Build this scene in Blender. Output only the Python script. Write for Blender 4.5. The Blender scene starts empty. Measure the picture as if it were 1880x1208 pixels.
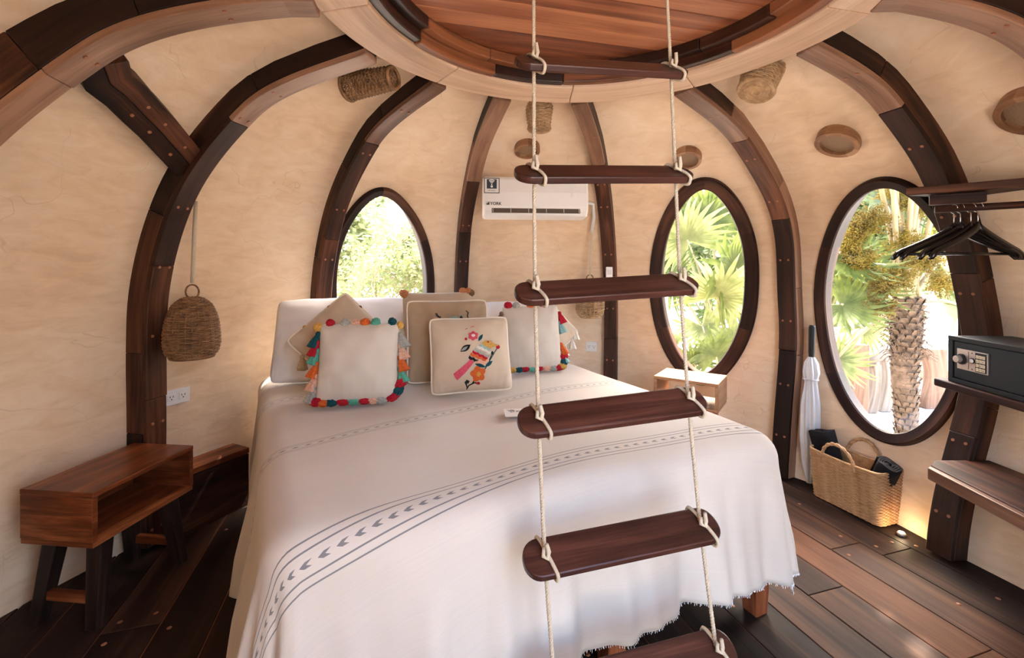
import bpy, bmesh, math, random
import numpy as np
from mathutils import Vector, Matrix
random.seed(7)
sc = bpy.context.scene
COL = sc.collection
PI = math.pi

# ------------------------------------------------------------ camera, sky, sun, daylight, exposure
F, CX, HY, CH = 830.0, 940.0, 495.0, 1.23          # focal length / principal column / horizon row (pixels), eye height
cam_d = bpy.data.cameras.new('camera')
cam_d.sensor_width = 36.0
cam_d.lens = F / 1880 * 36
cam_d.shift_y = -(604 - HY) / 1880
cam_d.clip_start = 0.02
cam = bpy.data.objects.new('camera', cam_d); COL.objects.link(cam)
cam.location = (0, 0, CH); cam.rotation_euler = (PI / 2, 0, 0)
sc.camera = cam

world = bpy.data.worlds.new('sky'); sc.world = world; world.use_nodes = True
wn = world.node_tree.nodes; wl = world.node_tree.links
bg = wn['Background']
sky = wn.new('ShaderNodeTexSky')
sky.sky_type = 'NISHITA'; sky.sun_disc = False
sky.sun_elevation = math.radians(52); sky.sun_rotation = math.radians(36)
sky.air_density = 1.0; sky.dust_density = 6.0; sky.ozone_density = 1.0
wl.new(sky.outputs[0], bg.inputs[0]); bg.inputs[1].default_value = 1.35

sun_d = bpy.data.lights.new('sun', 'SUN'); sun_d.energy = 8.5; sun_d.angle = math.radians(1.0); sun_d.color = (1.0, .93, .82)
sun = bpy.data.objects.new('sun', sun_d); COL.objects.link(sun)
sdir = Vector((-.36, -.50, -1.0)).normalized()       # light travels from the garden behind the right window
sun.rotation_euler = sdir.to_track_quat('-Z', 'Y').to_euler(); sun.location = (4, 7, 8)

door_d = bpy.data.lights.new('doorway_daylight', 'AREA'); door_d.shape = 'RECTANGLE'
door_d.size = 2.6; door_d.size_y = 2.2; door_d.energy = 55; door_d.color = (.90, .95, 1.0)
door = bpy.data.objects.new('doorway_daylight', door_d); COL.objects.link(door)
door.location = (1.1, -5.0, 1.4); door.rotation_euler = (PI / 2, 0, math.radians(5))     # faces +Y, in the open doorway behind the camera

vs = sc.view_settings
vs.view_transform = 'Standard'; vs.look = 'None'; vs.exposure = 1.12; vs.gamma = 1.0; vs.use_curve_mapping = False
sc.cycles.use_denoising = True
sc.cycles.max_bounces = 10; sc.cycles.diffuse_bounces = 8; sc.cycles.transparent_max_bounces = 16
sc.cycles.sample_clamp_indirect = 6.0

# ------------------------------------------------------------ helpers
def P(px, py, Y):
    """point of the room at depth Y seen at a pixel of the photograph"""
    return Vector(((px - CX) * Y / F, Y, CH + (HY - py) * Y / F))

WM = {}
def empty(name, loc=(0, 0, 0), rot=(0, 0, 0), label=None, cat=None, group=None):
    o = bpy.data.objects.new(name, None); COL.objects.link(o)
    o.empty_display_size = .05
    o.location = loc; o.rotation_euler = rot
    from mathutils import Euler
    WM[o.name] = Matrix.Translation(Vector(loc)) @ Euler(rot).to_matrix().to_4x4()
    return tag(o, label, cat, group)
def tag(o, label=None, cat=None, group=None, kind=None):
    if label: o['label'] = label
    if cat: o['category'] = cat
    if group: o['group'] = group
    if kind: o['kind'] = kind
    return o

def box_uv(me):
    uvl = me.uv_layers.new(name='UVMap')
    n = len(me.vertices)
    co = np.empty(n * 3); me.vertices.foreach_get('co', co); co = co.reshape(-1, 3)
    if n == 0: return
    ext = co.max(0) - co.min(0); L = int(ext.argmax()); oth = [a for a in range(3) if a != L]
    dat = np.empty(len(me.loops) * 2)
    for p in me.polygons:
        nn = [abs(c) for c in p.normal]; k = nn.index(max(nn))
        if k == L: a, b = oth
        else:
            a = L; b = [c for c in oth if c != k][0]
        for li in p.loop_indices:
            v = co[me.loops[li].vertex_index]
            dat[2 * li] = v[a]; dat[2 * li + 1] = v[b] + .37 * k
    uvl.data.foreach_set('uv', dat)

def mesh(name, verts, faces, uvs=None, smooth=False):
    me = bpy.data.meshes.new(name)
    me.from_pydata([tuple(v) for v in verts], [], faces)
    if uvs is not None:
        uvl = me.uv_layers.new(name='UVMap')
        vi = np.empty(len(me.loops), dtype=np.int32); me.loops.foreach_get('vertex_index', vi)
        u = np.array([tuple(x) for x in uvs], dtype=float)
        uvl.data.foreach_set('uv', u[vi].ravel())
    else:
        box_uv(me)
    if smooth: me.shade_smooth()
    return me

def obj(name, me, mat=None, parent=None, world=False, loc=None, rot=None):
    """link a mesh as one object; world=True: its vertices are in world space although it gets a parent"""
    o = bpy.data.objects.new(name, me); COL.objects.link(o)
    if mat and not me.materials: me.materials.append(mat)
    if parent:
        o.parent = parent
        if world:
            base = WM.get(parent.name, Matrix())
            me.transform(base.inverted())
    if loc is not None: o.location = loc
    if rot is not None: o.rotation_euler = rot
    return o
def fix_normals(me):
    bm = bmesh.new(); bm.from_mesh(me); bmesh.ops.recalc_face_normals(bm, faces=bm.faces); bm.to_mesh(me); bm.free()
    return me
def bevel(o, w=.003, seg=2, ang=40):
    m = o.modifiers.new('bevel', 'BEVEL'); m.width = w; m.segments = seg; m.limit_method = 'ANGLE'; m.angle_limit = math.radians(ang)
    return o

def box_me(name, sx, sy, sz, c=(0, 0, 0)):
    x, y, z = c
    v = [(x + sx / 2 * a, y + sy / 2 * b, z + sz / 2 * d) for a in (-1, 1) for b in (-1, 1) for d in (-1, 1)]
    f = [(0, 1, 3, 2), (4, 6, 7, 5), (0, 4, 5, 1), (2, 3, 7, 6), (0, 2, 6, 4), (1, 5, 7, 3)]
    return mesh(name, v, f)
def box(name, sx, sy, sz, c, mat, parent=None, bev=.003, rot=None, loc=None):
    o = obj(name, box_me(name, sx, sy, sz, c), mat, parent, rot=rot, loc=loc)
    if bev: bevel(o, bev)
    return o

def prism_me(name, poly, z0, z1):
    n = len(poly)
    v = [(x, y, z0) for x, y in poly] + [(x, y, z1) for x, y in poly]
    f = [tuple(range(n))[::-1], tuple(range(n, 2 * n))] + [(i, (i + 1) % n, n + (i + 1) % n, n + i) for i in range(n)]
    return fix_normals(mesh(name, v, f))

def frames(pts, closed=False):
    n = len(pts); T = []
    for i in range(n):
        a = pts[(i - 1) % n] if (closed or i > 0) else pts[0]
        b = pts[(i + 1) % n] if (closed or i < n - 1) else pts[-1]
        t = (b - a); T.append(t.normalized() if t.length > 1e-9 else Vector((0, 0, 1)))
    up = Vector((0, 0, 1)) if abs(T[0].z) < .9 else Vector((1, 0, 0))
    nrm = T[0].cross(up).normalized(); out = []
    for i in range(n):
        nrm = (nrm - T[i] * nrm.dot(T[i]))
        nrm = nrm.normalized() if nrm.length > 1e-8 else T[i].orthogonal().normalized()
        out.append((nrm.copy(), T[i].cross(nrm)))
    return out
def tube_data(pts, r, sides=6, closed=False, v0=0):
    pts = [Vector(p) for p in pts]; n = len(pts); fr = frames(pts, closed)
    V = []; Fc = []; U = []; s = 0
    for i, p in enumerate(pts):
        rr = r[i] if hasattr(r, '__len__') else r
        if i: s += (pts[i] - pts[i - 1]).length
        for k in range(sides):
            a = 2 * PI * k / sides
            V.append(p + fr[i][0] * (rr * math.cos(a)) + fr[i][1] * (rr * math.sin(a))); U.append((s, k / sides * .06))
    m = n if closed else n - 1
    for i in range(m):
        j = (i + 1) % n
        for k in range(sides):
            l = (k + 1) % sides
            Fc.append((v0 + i * sides + k, v0 + i * sides + l, v0 + j * sides + l, v0 + j * sides + k))
    if not closed:
        Fc.append(tuple(v0 + k for k in range(sides))[::-1]); Fc.append(tuple(v0 + (n - 1) * sides + k for k in range(sides)))
    return V, Fc, U
class MB:
    """collects shapes for one mesh"""
    def __init__(s): s.v = []; s.f = []; s.u = []
    def tube(s, pts, r, sides=6, closed=False):
        a, b, c = tube_data(pts, r, sides, closed, len(s.v)); s.v += a; s.f += b; s.u += c; return s
    def poly(s, pts, uv=None):
        n = len(s.v); s.v += [Vector(p) for p in pts]; s.f.append(tuple(range(n, n + len(pts))))
        s.u += uv or [(p[0], p[1]) for p in pts]; return s
    def grid(s, fn, nu, nv, closed_u=False, uvf=None):
        n = len(s.v)
        for i in range(nu + (0 if closed_u else 1)):
            for j in range(nv + 1):
                s.v.append(Vector(fn(i / nu, j / nv))); s.u.append(uvf(i / nu, j / nv) if uvf else (i / nu, j / nv))
        N = nv + 1
        for i in range(nu):
            i2 = (i + 1) % nu if closed_u else i + 1
            for j in range(nv):
                s.f.append((n + i * N + j, n + i2 * N + j, n + i2 * N + j + 1, n + i * N + j + 1))
        return s
    def box(s, sx, sy, sz, c):
        n = len(s.v); x, y, z = c
        pts = [Vector((x + sx / 2 * a, y + sy / 2 * b, z + sz / 2 * d)) for a in (-1, 1) for b in (-1, 1) for d in (-1, 1)]
        s.v += pts; s.u += [(p.x, p.z) for p in pts]
        s.f += [tuple(n + k for k in q) for q in ((0, 1, 3, 2), (4, 6, 7, 5), (0, 4, 5, 1), (2, 3, 7, 6), (0, 2, 6, 4), (1, 5, 7, 3))]
        return s
    def lathe(s, prof, seg=24, c=(0, 0, 0)):
        c = Vector(c)
        return s.grid(lambda a, b: c + Vector((pr(prof, b)[0] * math.cos(2 * PI * a), pr(prof, b)[0] * math.sin(2 * PI * a), pr(prof, b)[1])), seg, len(prof) - 1, True)
    def build(s, name, mat=None, parent=None, smooth=True, world=False, boxuv=False):
        me = mesh(name, s.v, s.f, None if boxuv else s.u, smooth)
        return obj(name, me, mat, parent, world)
def pr(prof, b):
    t = b * (len(prof) - 1); i = min(int(t + 1e-6), len(prof) - 2); f = t - i
    return (prof[i][0] + (prof[i + 1][0] - prof[i][0]) * f, prof[i][1] + (prof[i + 1][1] - prof[i][1]) * f)
def lerp(a, b, t): return a + (b - a) * t
def sm(t): t = min(max(t, 0), 1); return t * t * (3 - 2 * t)

# ------------------------------------------------------------ materials
class NT:
    def __init__(s, name):
        s.m = bpy.data.materials.new(name); s.m.use_nodes = True
        s.n = s.m.node_tree.nodes; s.l = s.m.node_tree.links; s.b = s.n['Principled BSDF']
    def new(s, t, **k):
        x = s.n.new(t)
        for a, v in k.items(): setattr(x, a, v)
        return x
    def link(s, a, b): s.l.new(a, b)
    def math(s, op, a, b=None, c=None):
        x = s.new('ShaderNodeMath', operation=op)
        for i, v in enumerate((a, b, c)):
            if v is None: continue
            if hasattr(v, 'node'): s.link(v, x.inputs[i])
            else: x.inputs[i].default_value = v
        return x.outputs[0]
    def mix(s, f, a, b, mode='MIX'):
        x = s.new('ShaderNodeMix', data_type='RGBA', blend_type=mode)
        for i, v in ((0, f), (6, a), (7, b)):
            if hasattr(v, 'node'): s.link(v, x.inputs[i])
            elif i == 0: x.inputs[0].default_value = v
            else: x.inputs[i].default_value = (*v, 1)
        return x.outputs[2]
    def noise(s, vec, scale, detail=4, rough=.55, dist=0):
        x = s.new('ShaderNodeTexNoise'); x.inputs['Scale'].default_value = scale
        x.inputs['Detail'].default_value = detail; x.inputs['Roughness'].default_value = rough; x.inputs['Distortion'].default_value = dist
        if vec is not None: s.link(vec, x.inputs['Vector'])
        return x.outputs[0]
    def ramp(s, f, stops):
        x = s.new('ShaderNodeValToRGB'); e = x.color_ramp.elements
        while len(e) < len(stops): e.new(.5)
        for i, (p, c) in enumerate(stops): e[i].position = p; e[i].color = (*c, 1)
        s.link(f, x.inputs[0]); return x.outputs[0]
    def mapping(s, vec, scale, loc=None):
        x = s.new('ShaderNodeMapping'); x.inputs['Scale'].default_value = scale
        s.link(vec, x.inputs['Vector'])
        if loc is not None: s.link(loc, x.inputs['Location'])
        return x.outputs[0]
    def bump(s, h, strength=.3, dist=.01):
        x = s.new('ShaderNodeBump'); x.inputs['Strength'].default_value = strength; x.inputs['Distance'].default_value = dist
        s.link(h, x.inputs['Height']); s.link(x.outputs[0], s.b.inputs['Normal'])
    def base(s, c, rough=.5, spec=.5):
        if hasattr(c, 'node'): s.link(c, s.b.inputs['Base Color'])
        else: s.b.inputs['Base Color'].default_value = (*c, 1)
        if hasattr(rough, 'node'): s.link(rough, s.b.inputs['Roughness'])
        else: s.b.inputs['Roughness'].default_value = rough
        s.b.inputs['Specular IOR Level'].default_value = spec
        return s

def m_plain(name, c, rough=.5, spec=.5, metal=0, var=0., vscale=30, bump=0, bscale=200):
    t = NT(name)
    if var or bump:
        tc = t.new('ShaderNodeTexCoord').outputs['Object']
    if var:
        nz = t.noise(tc, vscale, 3)
        t.base(t.ramp(nz, [(.3, tuple(x * (1 - var) for x in c)), (.7, tuple(min(1, x * (1 + var)) for x in c))]), rough, spec)
    else: t.base(c, rough, spec)
    t.b.inputs['Metallic'].default_value = metal
    if bump: t.bump(t.noise(tc, bscale, 2), bump, .003)
    return t.m

def m_wood(name, dark, mid, light, rough=.4, along=1.3, across=22, spread=.5, vary=.35, bump=.25, spec=.33):
    """wood grain that runs along U of each piece; pieces differ a little by their own random number"""
    t = NT(name)
    uv = t.new('ShaderNodeTexCoord').outputs['UV']
    rnd = t.new('ShaderNodeObjectInfo').outputs['Random']
    off = t.new('ShaderNodeCombineXYZ'); t.link(t.math('MULTIPLY', rnd, 37.), off.inputs[0]); t.link(t.math('MULTIPLY', rnd, 91.), off.inputs[1])
    v = t.mapping(uv, (along, across, 1), off.outputs[0])
    n1 = t.noise(v, 1.0, 5, .6, .6)
    v2 = t.mapping(uv, (along * 3, across * 7, 1), off.outputs[0])
    n2 = t.noise(v2, 1.0, 3, .6)
    v3 = t.mapping(uv, (along * 1.5, across * .18, 1), off.outputs[0])
    n3 = t.noise(v3, 1.4, 2)
    f = t.math('ADD', t.math('MULTIPLY', n1, .55), t.math('ADD', t.math('MULTIPLY', n2, .2), t.math('MULTIPLY', n3, .25)))
    f = t.math('ADD', f, t.math('MULTIPLY', t.math('SUBTRACT', rnd, .5), vary * .35))
    c = t.ramp(f, [(.5 - spread * .19, dark), (.5, mid), (.5 + spread * .19, light)])
    t.base(c, t.math('ADD', rough - .08, t.math('MULTIPLY', n2, .16)), spec)
    if bump: t.bump(t.math('ADD', n2, t.math('MULTIPLY', n1, .6)), bump, .002)
    return t.m

def m_plaster():
    t = NT('tan_plaster'); tc = t.new('ShaderNodeTexCoord').outputs['Object']
    n1 = t.noise(tc, 1.6, 4, .6); n2 = t.noise(t.mapping(tc, (3, 3, 9)), 2.2, 5, .62, .8); n3 = t.noise(tc, 60, 3)
    f = t.math('ADD', t.math('MULTIPLY', n1, .55), t.math('MULTIPLY', n2, .45))
    c = t.ramp(f, [(.30, (.64, .44, .275)), (.5, (.78, .58, .395)), (.68, (.86, .69, .515))])
    # hairline cracks with a shape of their own
    vo = t.new('ShaderNodeTexVoronoi', feature='DISTANCE_TO_EDGE'); vo.inputs['Scale'].default_value = 3.2
    dis = t.new('ShaderNodeMixRGB'); dis.inputs[0].default_value = .25
    nn = t.new('ShaderNodeTexNoise'); nn.inputs['Scale'].default_value = 5; t.link(tc, nn.inputs['Vector'])
    t.link(tc, dis.inputs[1]); t.link(nn.outputs[1], dis.inputs[2]); t.link(dis.outputs[0], vo.inputs['Vector'])
    cr = t.math('MULTIPLY', t.math('LESS_THAN', vo.outputs['Distance'], .004), t.math('GREATER_THAN', n1, .52))
    c = t.mix(t.math('MULTIPLY', cr, .22), c, (.42, .28, .17))
    t.base(c, .85, .2)
    t.bump(t.math('ADD', t.math('MULTIPLY', n2, .8), t.math('MULTIPLY', n3, .12)), .35, .012)
    return t.m

def m_cloth(name, c, scale=900, var=.04, rough=.9, bump=.25, sheen=.25):
    t = NT(name); uv = t.new('ShaderNodeTexCoord').outputs['UV']
    tc = t.new('ShaderNodeTexCoord').outputs['Object']
    n = t.noise(tc, 9, 3)
    col = t.ramp(n, [(.3, tuple(x * (1 - var) for x in c)), (.7, tuple(min(1, x * (1 + var)) for x in c))])
    t.base(col, rough, .15)
    t.b.inputs['Sheen Weight'].default_value = sheen; t.b.inputs['Sheen Roughness'].default_value = .5
    w = t.noise(tc, scale, 1)
    t.bump(t.math('ADD', w, t.math('MULTIPLY', t.noise(tc, 35, 3), .8)), bump, .0015)
    return t.m

def m_spread():
    """cream cotton with woven blue-grey line bands across the bed (flat woven pattern)"""
    t = NT('cream_bedspread_cotton')
    uv = t.new('ShaderNodeTexCoord').outputs['UV']
    sep = t.new('ShaderNodeSeparateXYZ'); t.link(uv, sep.inputs[0]); U, V = sep.outputs[0], sep.outputs[1]
    tot = None
    def add(x):
        nonlocal tot
        tot = x if tot is None else t.math('MAXIMUM', tot, x)
    for v0, sp, th in ((.09, .021, .0021), (.865, .0165, .0016), (1.58, .0165, .0016), (1.88, .0165, .0015)):
        d = t.math('SUBTRACT', V, v0)
        for k in ((-2.3, -1.3, 1.3, 2.3) if sp > .02 else (-2.2, -1.3, 1.3, 2.2)):
            add(t.math('COMPARE', d, k * sp, th))
        ad = t.math('ABSOLUTE', d)
        ph = t.math('FRACT', t.math('ADD', t.math('MULTIPLY', U, 26.), t.math('MULTIPLY', ad, 45.)))
        ch = t.math('MULTIPLY', t.math('LESS_THAN', ad, sp * .34), t.math('LESS_THAN', ph, .40))
        add(ch)
    tc = t.new('ShaderNodeTexCoord').outputs['Object']
    n = t.noise(tc, 4, 3); n2 = t.noise(t.mapping(uv, (1, 60, 1)), 3, 3)
    cream = t.ramp(t.math('ADD', t.math('MULTIPLY', n, .6), t.math('MULTIPLY', n2, .4)), [(.3, (.585, .52, .455)), (.7, (.645, .58, .515))])
    c = t.mix(t.math('MULTIPLY', tot, .72), cream, (.05, .06, .085))
    t.base(c, .92, .12)
    t.b.inputs['Sheen Weight'].default_value = .2
    w1 = t.noise(t.mapping(uv, (600, 600, 1)), 1, 1)
    t.bump(t.math('ADD', w1, t.math('MULTIPLY', t.noise(tc, 14, 3), 1.2)), .22, .0025)
    return t.m

def m_glass():
    t = NT('window_glass')
    tr = t.new('ShaderNodeBsdfTransparent'); gl = t.new('ShaderNodeBsdfGlossy'); gl.inputs['Roughness'].default_value = .02
    tr.inputs[0].default_value = (.97, .985, .975, 1)
    fr = t.new('ShaderNodeFresnel'); fr.inputs[0].default_value = 1.45
    mx = t.new('ShaderNodeMixShader'); t.link(t.math('MULTIPLY', fr.outputs[0], .6), mx.inputs[0]); t.link(tr.outputs[0], mx.inputs[1]); t.link(gl.outputs[0], mx.inputs[2])
    t.link(mx.outputs[0], t.n['Material Output'].inputs[0]); return t.m

def m_leaf(name, a, b, trans=.45):
    t = NT(name); tc = t.new('ShaderNodeTexCoord').outputs['Object']
    c = t.ramp(t.noise(tc, 3.5, 3), [(.32, a), (.68, b)])
    t.base(c, .5, .4)
    tl = t.new('ShaderNodeBsdfTranslucent'); t.link(c, tl.inputs[0])
    mx = t.new('ShaderNodeMixShader'); mx.inputs[0].default_value = trans
    t.link(t.b.outputs[0], mx.inputs[1]); t.link(tl.outputs[0], mx.inputs[2]); t.link(mx.outputs[0], t.n['Material Output'].inputs[0])
    return t.m
def m_wicker(name, a, b, scale=40):
    t = NT(name); uv = t.new('ShaderNodeTexCoord').outputs['UV']; tc = t.new('ShaderNodeTexCoord').outputs['Object']
    f = t.math('ADD', t.math('MULTIPLY', t.noise(t.mapping(uv, (9, 3, 1)), 3, 3), .5), t.math('MULTIPLY', t.noise(t.mapping(tc, (.6, .6, 3)), scale, 3), .5))
    t.base(t.ramp(f, [(.36, a), (.62, b)]), .6, .3); return t.m

M = {}
M['plaster'] = m_plaster()
M['rib'] = m_wood('dark_rib_timber', (.008, .004, .003), (.024, .010, .006), (.12, .042, .020), .5, 1.1, 16, .85, .6, .25, .16)
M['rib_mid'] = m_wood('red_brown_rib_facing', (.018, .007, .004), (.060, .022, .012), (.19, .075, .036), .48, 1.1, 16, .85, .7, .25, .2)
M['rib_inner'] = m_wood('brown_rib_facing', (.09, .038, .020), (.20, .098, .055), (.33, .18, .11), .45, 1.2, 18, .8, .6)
M['ring'] = m_wood('pale_ring_timber', (.40, .25, .155), (.60, .40, .265), (.72, .53, .38), .5, 1.0, 14, .8, .3)
M['ring_dark'] = m_wood('red_brown_rim_timber', (.018, .006, .003), (.07, .022, .010), (.26, .09, .034), .42, 1.3, 18, .8, .9)
M['loft'] = m_wood('red_cedar_boards', (.12, .032, .013), (.29, .09, .036), (.46, .18, .08), .45, .9, 16, .8, .6)
M['floor'] = m_wood('dark_floor_boards', (.010, .006, .005), (.026, .014, .010), (.085, .042, .026), .6, .9, 13, .8, .5, .3, .14)
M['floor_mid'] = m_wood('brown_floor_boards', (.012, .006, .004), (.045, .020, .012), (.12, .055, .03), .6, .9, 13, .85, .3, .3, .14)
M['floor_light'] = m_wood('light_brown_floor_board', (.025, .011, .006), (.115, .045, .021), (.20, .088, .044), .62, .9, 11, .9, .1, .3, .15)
M['subfloor'] = m_plain('red_subfloor', (.42, .13, .055), .7, .2)
M['frame'] = m_wood('dark_window_timber', (.009, .004, .003), (.030, .012, .008), (.09, .037, .020), .5, 1.5, 20, .8, .4, .25, .16)
M['stand'] = m_wood('red_brown_veneer', (.030, .008, .003), (.15, .036, .011), (.40, .13, .045), .32, 2.2, 26, .8, .2)
M['stand_leg'] = m_wood('black_brown_leg', (.008, .005, .004), (.018, .010, .008), (.05, .025, .016), .4, 2, 30, .7, .2)
M['stand2'] = m_wood('orange_brown_timber', (.12, .045, .018), (.26, .12, .055), (.40, .21, .11), .4, 2, 24, .8, .2)
M['rung'] = m_wood('mahogany_rung', (.020, .007, .005), (.055, .018, .012), (.115, .040, .026), .34, 2, 34, .8, .25, .12)
M['bedwood'] = m_wood('red_bed_timber', (.09, .020, .008), (.22, .060, .022), (.36, .12, .05), .35, 2, 22, .7, .1)
M['shelf'] = m_wood('dark_shelf_timber', (.014, .006, .005), (.042, .016, .010), (.14, .055, .028), .55, 1.5, 20, .75, .2, .25, .15)
M['spread'] = m_spread()
M['white'] = m_cloth('white_cotton', (.84, .85, .87), 700)
M['cream'] = m_cloth('cream_linen', (.62, .56, .48), 800)
M['tan'] = m_cloth('tan_linen', (.42, .31, .205), 800)
M['tan2'] = m_cloth('pale_tan_linen', (.58, .47, .35), 800)
M['piping'] = m_cloth('cream_piping', (.80, .72, .60), 900)
M['mattress'] = m_cloth('mattress_cotton', (.7, .69, .67), 500)
M['rope'] = m_plain('cotton_rope', (.52, .43, .32), .9, .2, var=.12, vscale=300)
M['wicker'] = m_wicker('brown_wicker', (.10, .045, .018), (.36, .19, .085))
M['wicker_pale'] = m_wicker('straw_wicker', (.26, .14, .065), (.56, .37, .20))
M['basket'] = m_wicker('golden_palm_weave', (.34, .17, .07), (.60, .37, .19), 60)
M['ac'] = m_plain('white_plastic', (.80, .77, .74), .35)
M['ac2'] = m_plain('pale_grey_plastic', (.60, .58, .55), .4)
M['black'] = m_plain('black_plastic', (.008, .008, .008), .5, .3)
M['slot'] = m_plain('dark_vent', (.10, .075, .055), .6)
M['navy'] = m_plain('navy_sticker', (.008, .018, .035), .5)
M['paper'] = m_plain('white_sticker', (.75, .73, .70), .6)
M['ink'] = m_plain('black_ink', (.01, .01, .01), .6)
M['towel'] = m_cloth('black_towel', (.010, .009, .010), 400, .2, .95, .8, 0)
M['safe'] = m_plain('charcoal_steel', (.009, .011, .012), .5, .25, bump=.2, bscale=600)
M['safe_door'] = m_plain('slate_steel', (.011, .014, .016), .5, .25, bump=.2, bscale=600)
M['steel'] = m_plain('brushed_steel', (.46, .40, .36), .38, metal=.7)
M['chrome'] = m_plain('chrome', (.8, .8, .8), .12, metal=1)
M['key'] = m_plain('ivory_key', (.70, .60, .42), .5)
M['hanger'] = m_plain('black_lacquer', (.012, .009, .008), .22)
M['umbrella'] = m_cloth('white_umbrella_nylon', (.66, .66, .67), 300, .05, .5)
M['glass'] = m_glass()
M['vent_screen'] = m_plain('tan_screen', (.24, .15, .085), .8, var=.15, vscale=200)
M['vent_ring'] = m_wood('orange_vent_timber', (.14, .06, .026), (.28, .135, .066), (.42, .24, .13), .45, 2, 24, .8, .5)
M['peg'] = m_plain('orange_peg', (.30, .11, .05), .5, var=.3, vscale=400)
M['sand'] = m_plain('white_sand', (.42, .39, .35), .95, .1, var=.10, vscale=4, bump=.5, bscale=40)
M['deckwood'] = m_wood('sunbleached_timber', (.17, .12, .085), (.27, .21, .165), (.36, .30, .25), .8, 1.4, 14, .8, .3)
M['pinkwood'] = m_wood('pink_timber', (.17, .085, .05), (.27, .15, .095), (.36, .22, .15), .7, 1.4, 14, .8, .3)
M['bark'] = m_plain('palm_bark', (.13, .088, .06), .9, .15, var=.45, vscale=18, bump=.8, bscale=40)
M['petiole'] = m_leaf('pale_petiole', (.28, .22, .11), (.42, .35, .20), .15)
M['leaf_palm'] = m_leaf('palm_green', (.055, .085, .014), (.17, .20, .045))
M['leaf_pale'] = m_leaf('pale_palm_green', (.14, .17, .045), (.31, .33, .13))
M['leaf_shrub'] = m_leaf('olive_shrub_leaf', (.13, .17, .05), (.30, .32, .14))
M['twig'] = m_plain('tan_twig', (.34, .25, .16), .8, var=.25, vscale=30)
M['flower'] = m_leaf('mustard_blossom', (.11, .075, .008), (.33, .235, .03), .3)
M['hedge'] = m_leaf('far_hedge_leaf', (.07, .12, .03), (.22, .27, .10))
YC = dict(red=(.42, .015, .03), teal=(.012, .07, .085), green=(.10, .36, .26), orange=(.62, .13, .03), pink=(.72, .42, .30),
          mustard=(.58, .33, .08), grey=(.36, .36, .32), brown=(.20, .12, .065), tan=(.52, .40, .26), white=(.75, .70, .62), rose=(.62, .09, .14), rust=(.55, .22, .10), black=(.02, .018, .016), aqua=(.28, .48, .46))
for k, c in YC.items(): M['y_' + k] = m_plain('yarn_' + k, c, .9, .15, var=.25, vscale=250, bump=.6, bscale=500)

# ------------------------------------------------------------ the dome: ribs that rise from the floor to a ring, plaster between them
ZR, ZT = 2.085, 2.185                     # underside of the ring, top of the plaster
RC, RO, RI = (.287, 1.394), .928, .763    # ring centre and radii
ZK = [0, .4, .8, 1.2, 1.5, 1.75, 1.95, 2.1, 2.185]
GK = [1.0, 1.06, 1.125, 1.074, .968, .809, .602, .324, 0.]
# foot x, foot y, angle on the ring, two shape terms
RIB = [(-1.834, 1.225, 175.9, -.028, 0), (-1.671, 2.030, 153.0, -.056, -.119), (-1.217, 2.841, 130.7, -.049, -.106), (-.366, 3.340, 110.7, .031, 0),
       (.731, 3.339, 86.8, -.047, -.073), (1.645, 2.710, 56.1, .074, -.021), (1.912, 1.955, 22.9, .086, .164), (1.999, 1.308, 3.3, .095, 0),
       (1.72, .50, -32, 0, 0), (1.14, -.03, -58, 0, 0), (.265, -.28, -90, 0, 0), (-.75, -.0, -122, 0, 0), (-1.48, .50, -152, 0, 0)]
def spline(zk, k):
    n = len(zk); h = [zk[i + 1] - zk[i] for i in range(n - 1)]
    A = np.zeros((n, n)); b = np.zeros(n); A[0, 0] = A[-1, -1] = 1
    for i in range(1, n - 1):
        A[i, i - 1] = h[i - 1]; A[i, i] = 2 * (h[i - 1] + h[i]); A[i, i + 1] = h[i]
        b[i] = 6 * ((k[i + 1] - k[i]) / h[i] - (k[i] - k[i - 1]) / h[i - 1])
    Mm = np.linalg.solve(A, b)
    def f(z):
        z = min(max(z, zk[0]), zk[-1]); i = 0
        while i < n - 2 and z > zk[i + 1]: i += 1
        a = zk[i + 1] - z; c = z - zk[i]
        return (Mm[i] * a**3 + Mm[i + 1] * c**3) / (6 * h[i]) + (k[i] / h[i] - Mm[i] * h[i] / 6) * a + (k[i + 1] / h[i] - Mm[i + 1] * h[i] / 6) * c
    return f
G = spline(ZK, GK)
def rib_top(i):
    a = math.radians(RIB[i % len(RIB)][2]); return RC[0] + RO * math.cos(a), RC[1] + RO * math.sin(a)
def ribpt(i, z):
    bx, by, an, a1, a2 = RIB[i % len(RIB)]; tx, ty = rib_top(i)
    g = G(z) + a1 * math.sin(PI * min(max((z - 1) / (ZT - 1), 0), 1))**2 + a2 * math.sin(PI * min(max(z / 1.7, 0), 1))**2
    return Vector((tx + (bx - tx) * g, ty + (by - ty) * g, z))
def surf(s, z):
    i = math.floor(s); t = s - i
    p0, p1, p2, p3 = (ribpt(i + j, z) for j in (-1, 0, 1, 2))
    return .5 * ((2 * p1) + (-p0 + p2) * t + (2 * p0 - 5 * p1 + 4 * p2 - p3) * t * t + (-p0 + 3 * p1 - 3 * p2 + p3) * t**3)
def snorm(s, z):
    """normal of the plaster, pointing into the room"""
    e = .004; z = min(max(z, .01), ZT - .01)
    n = (surf(s + e, z) - surf(s - e, z)).cross(surf(s, z + e) - surf(s, z - e)).normalized()
    return n if n.dot(Vector((.2, 1.5, 1.1)) - surf(s, z)) > 0 else -n

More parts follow.
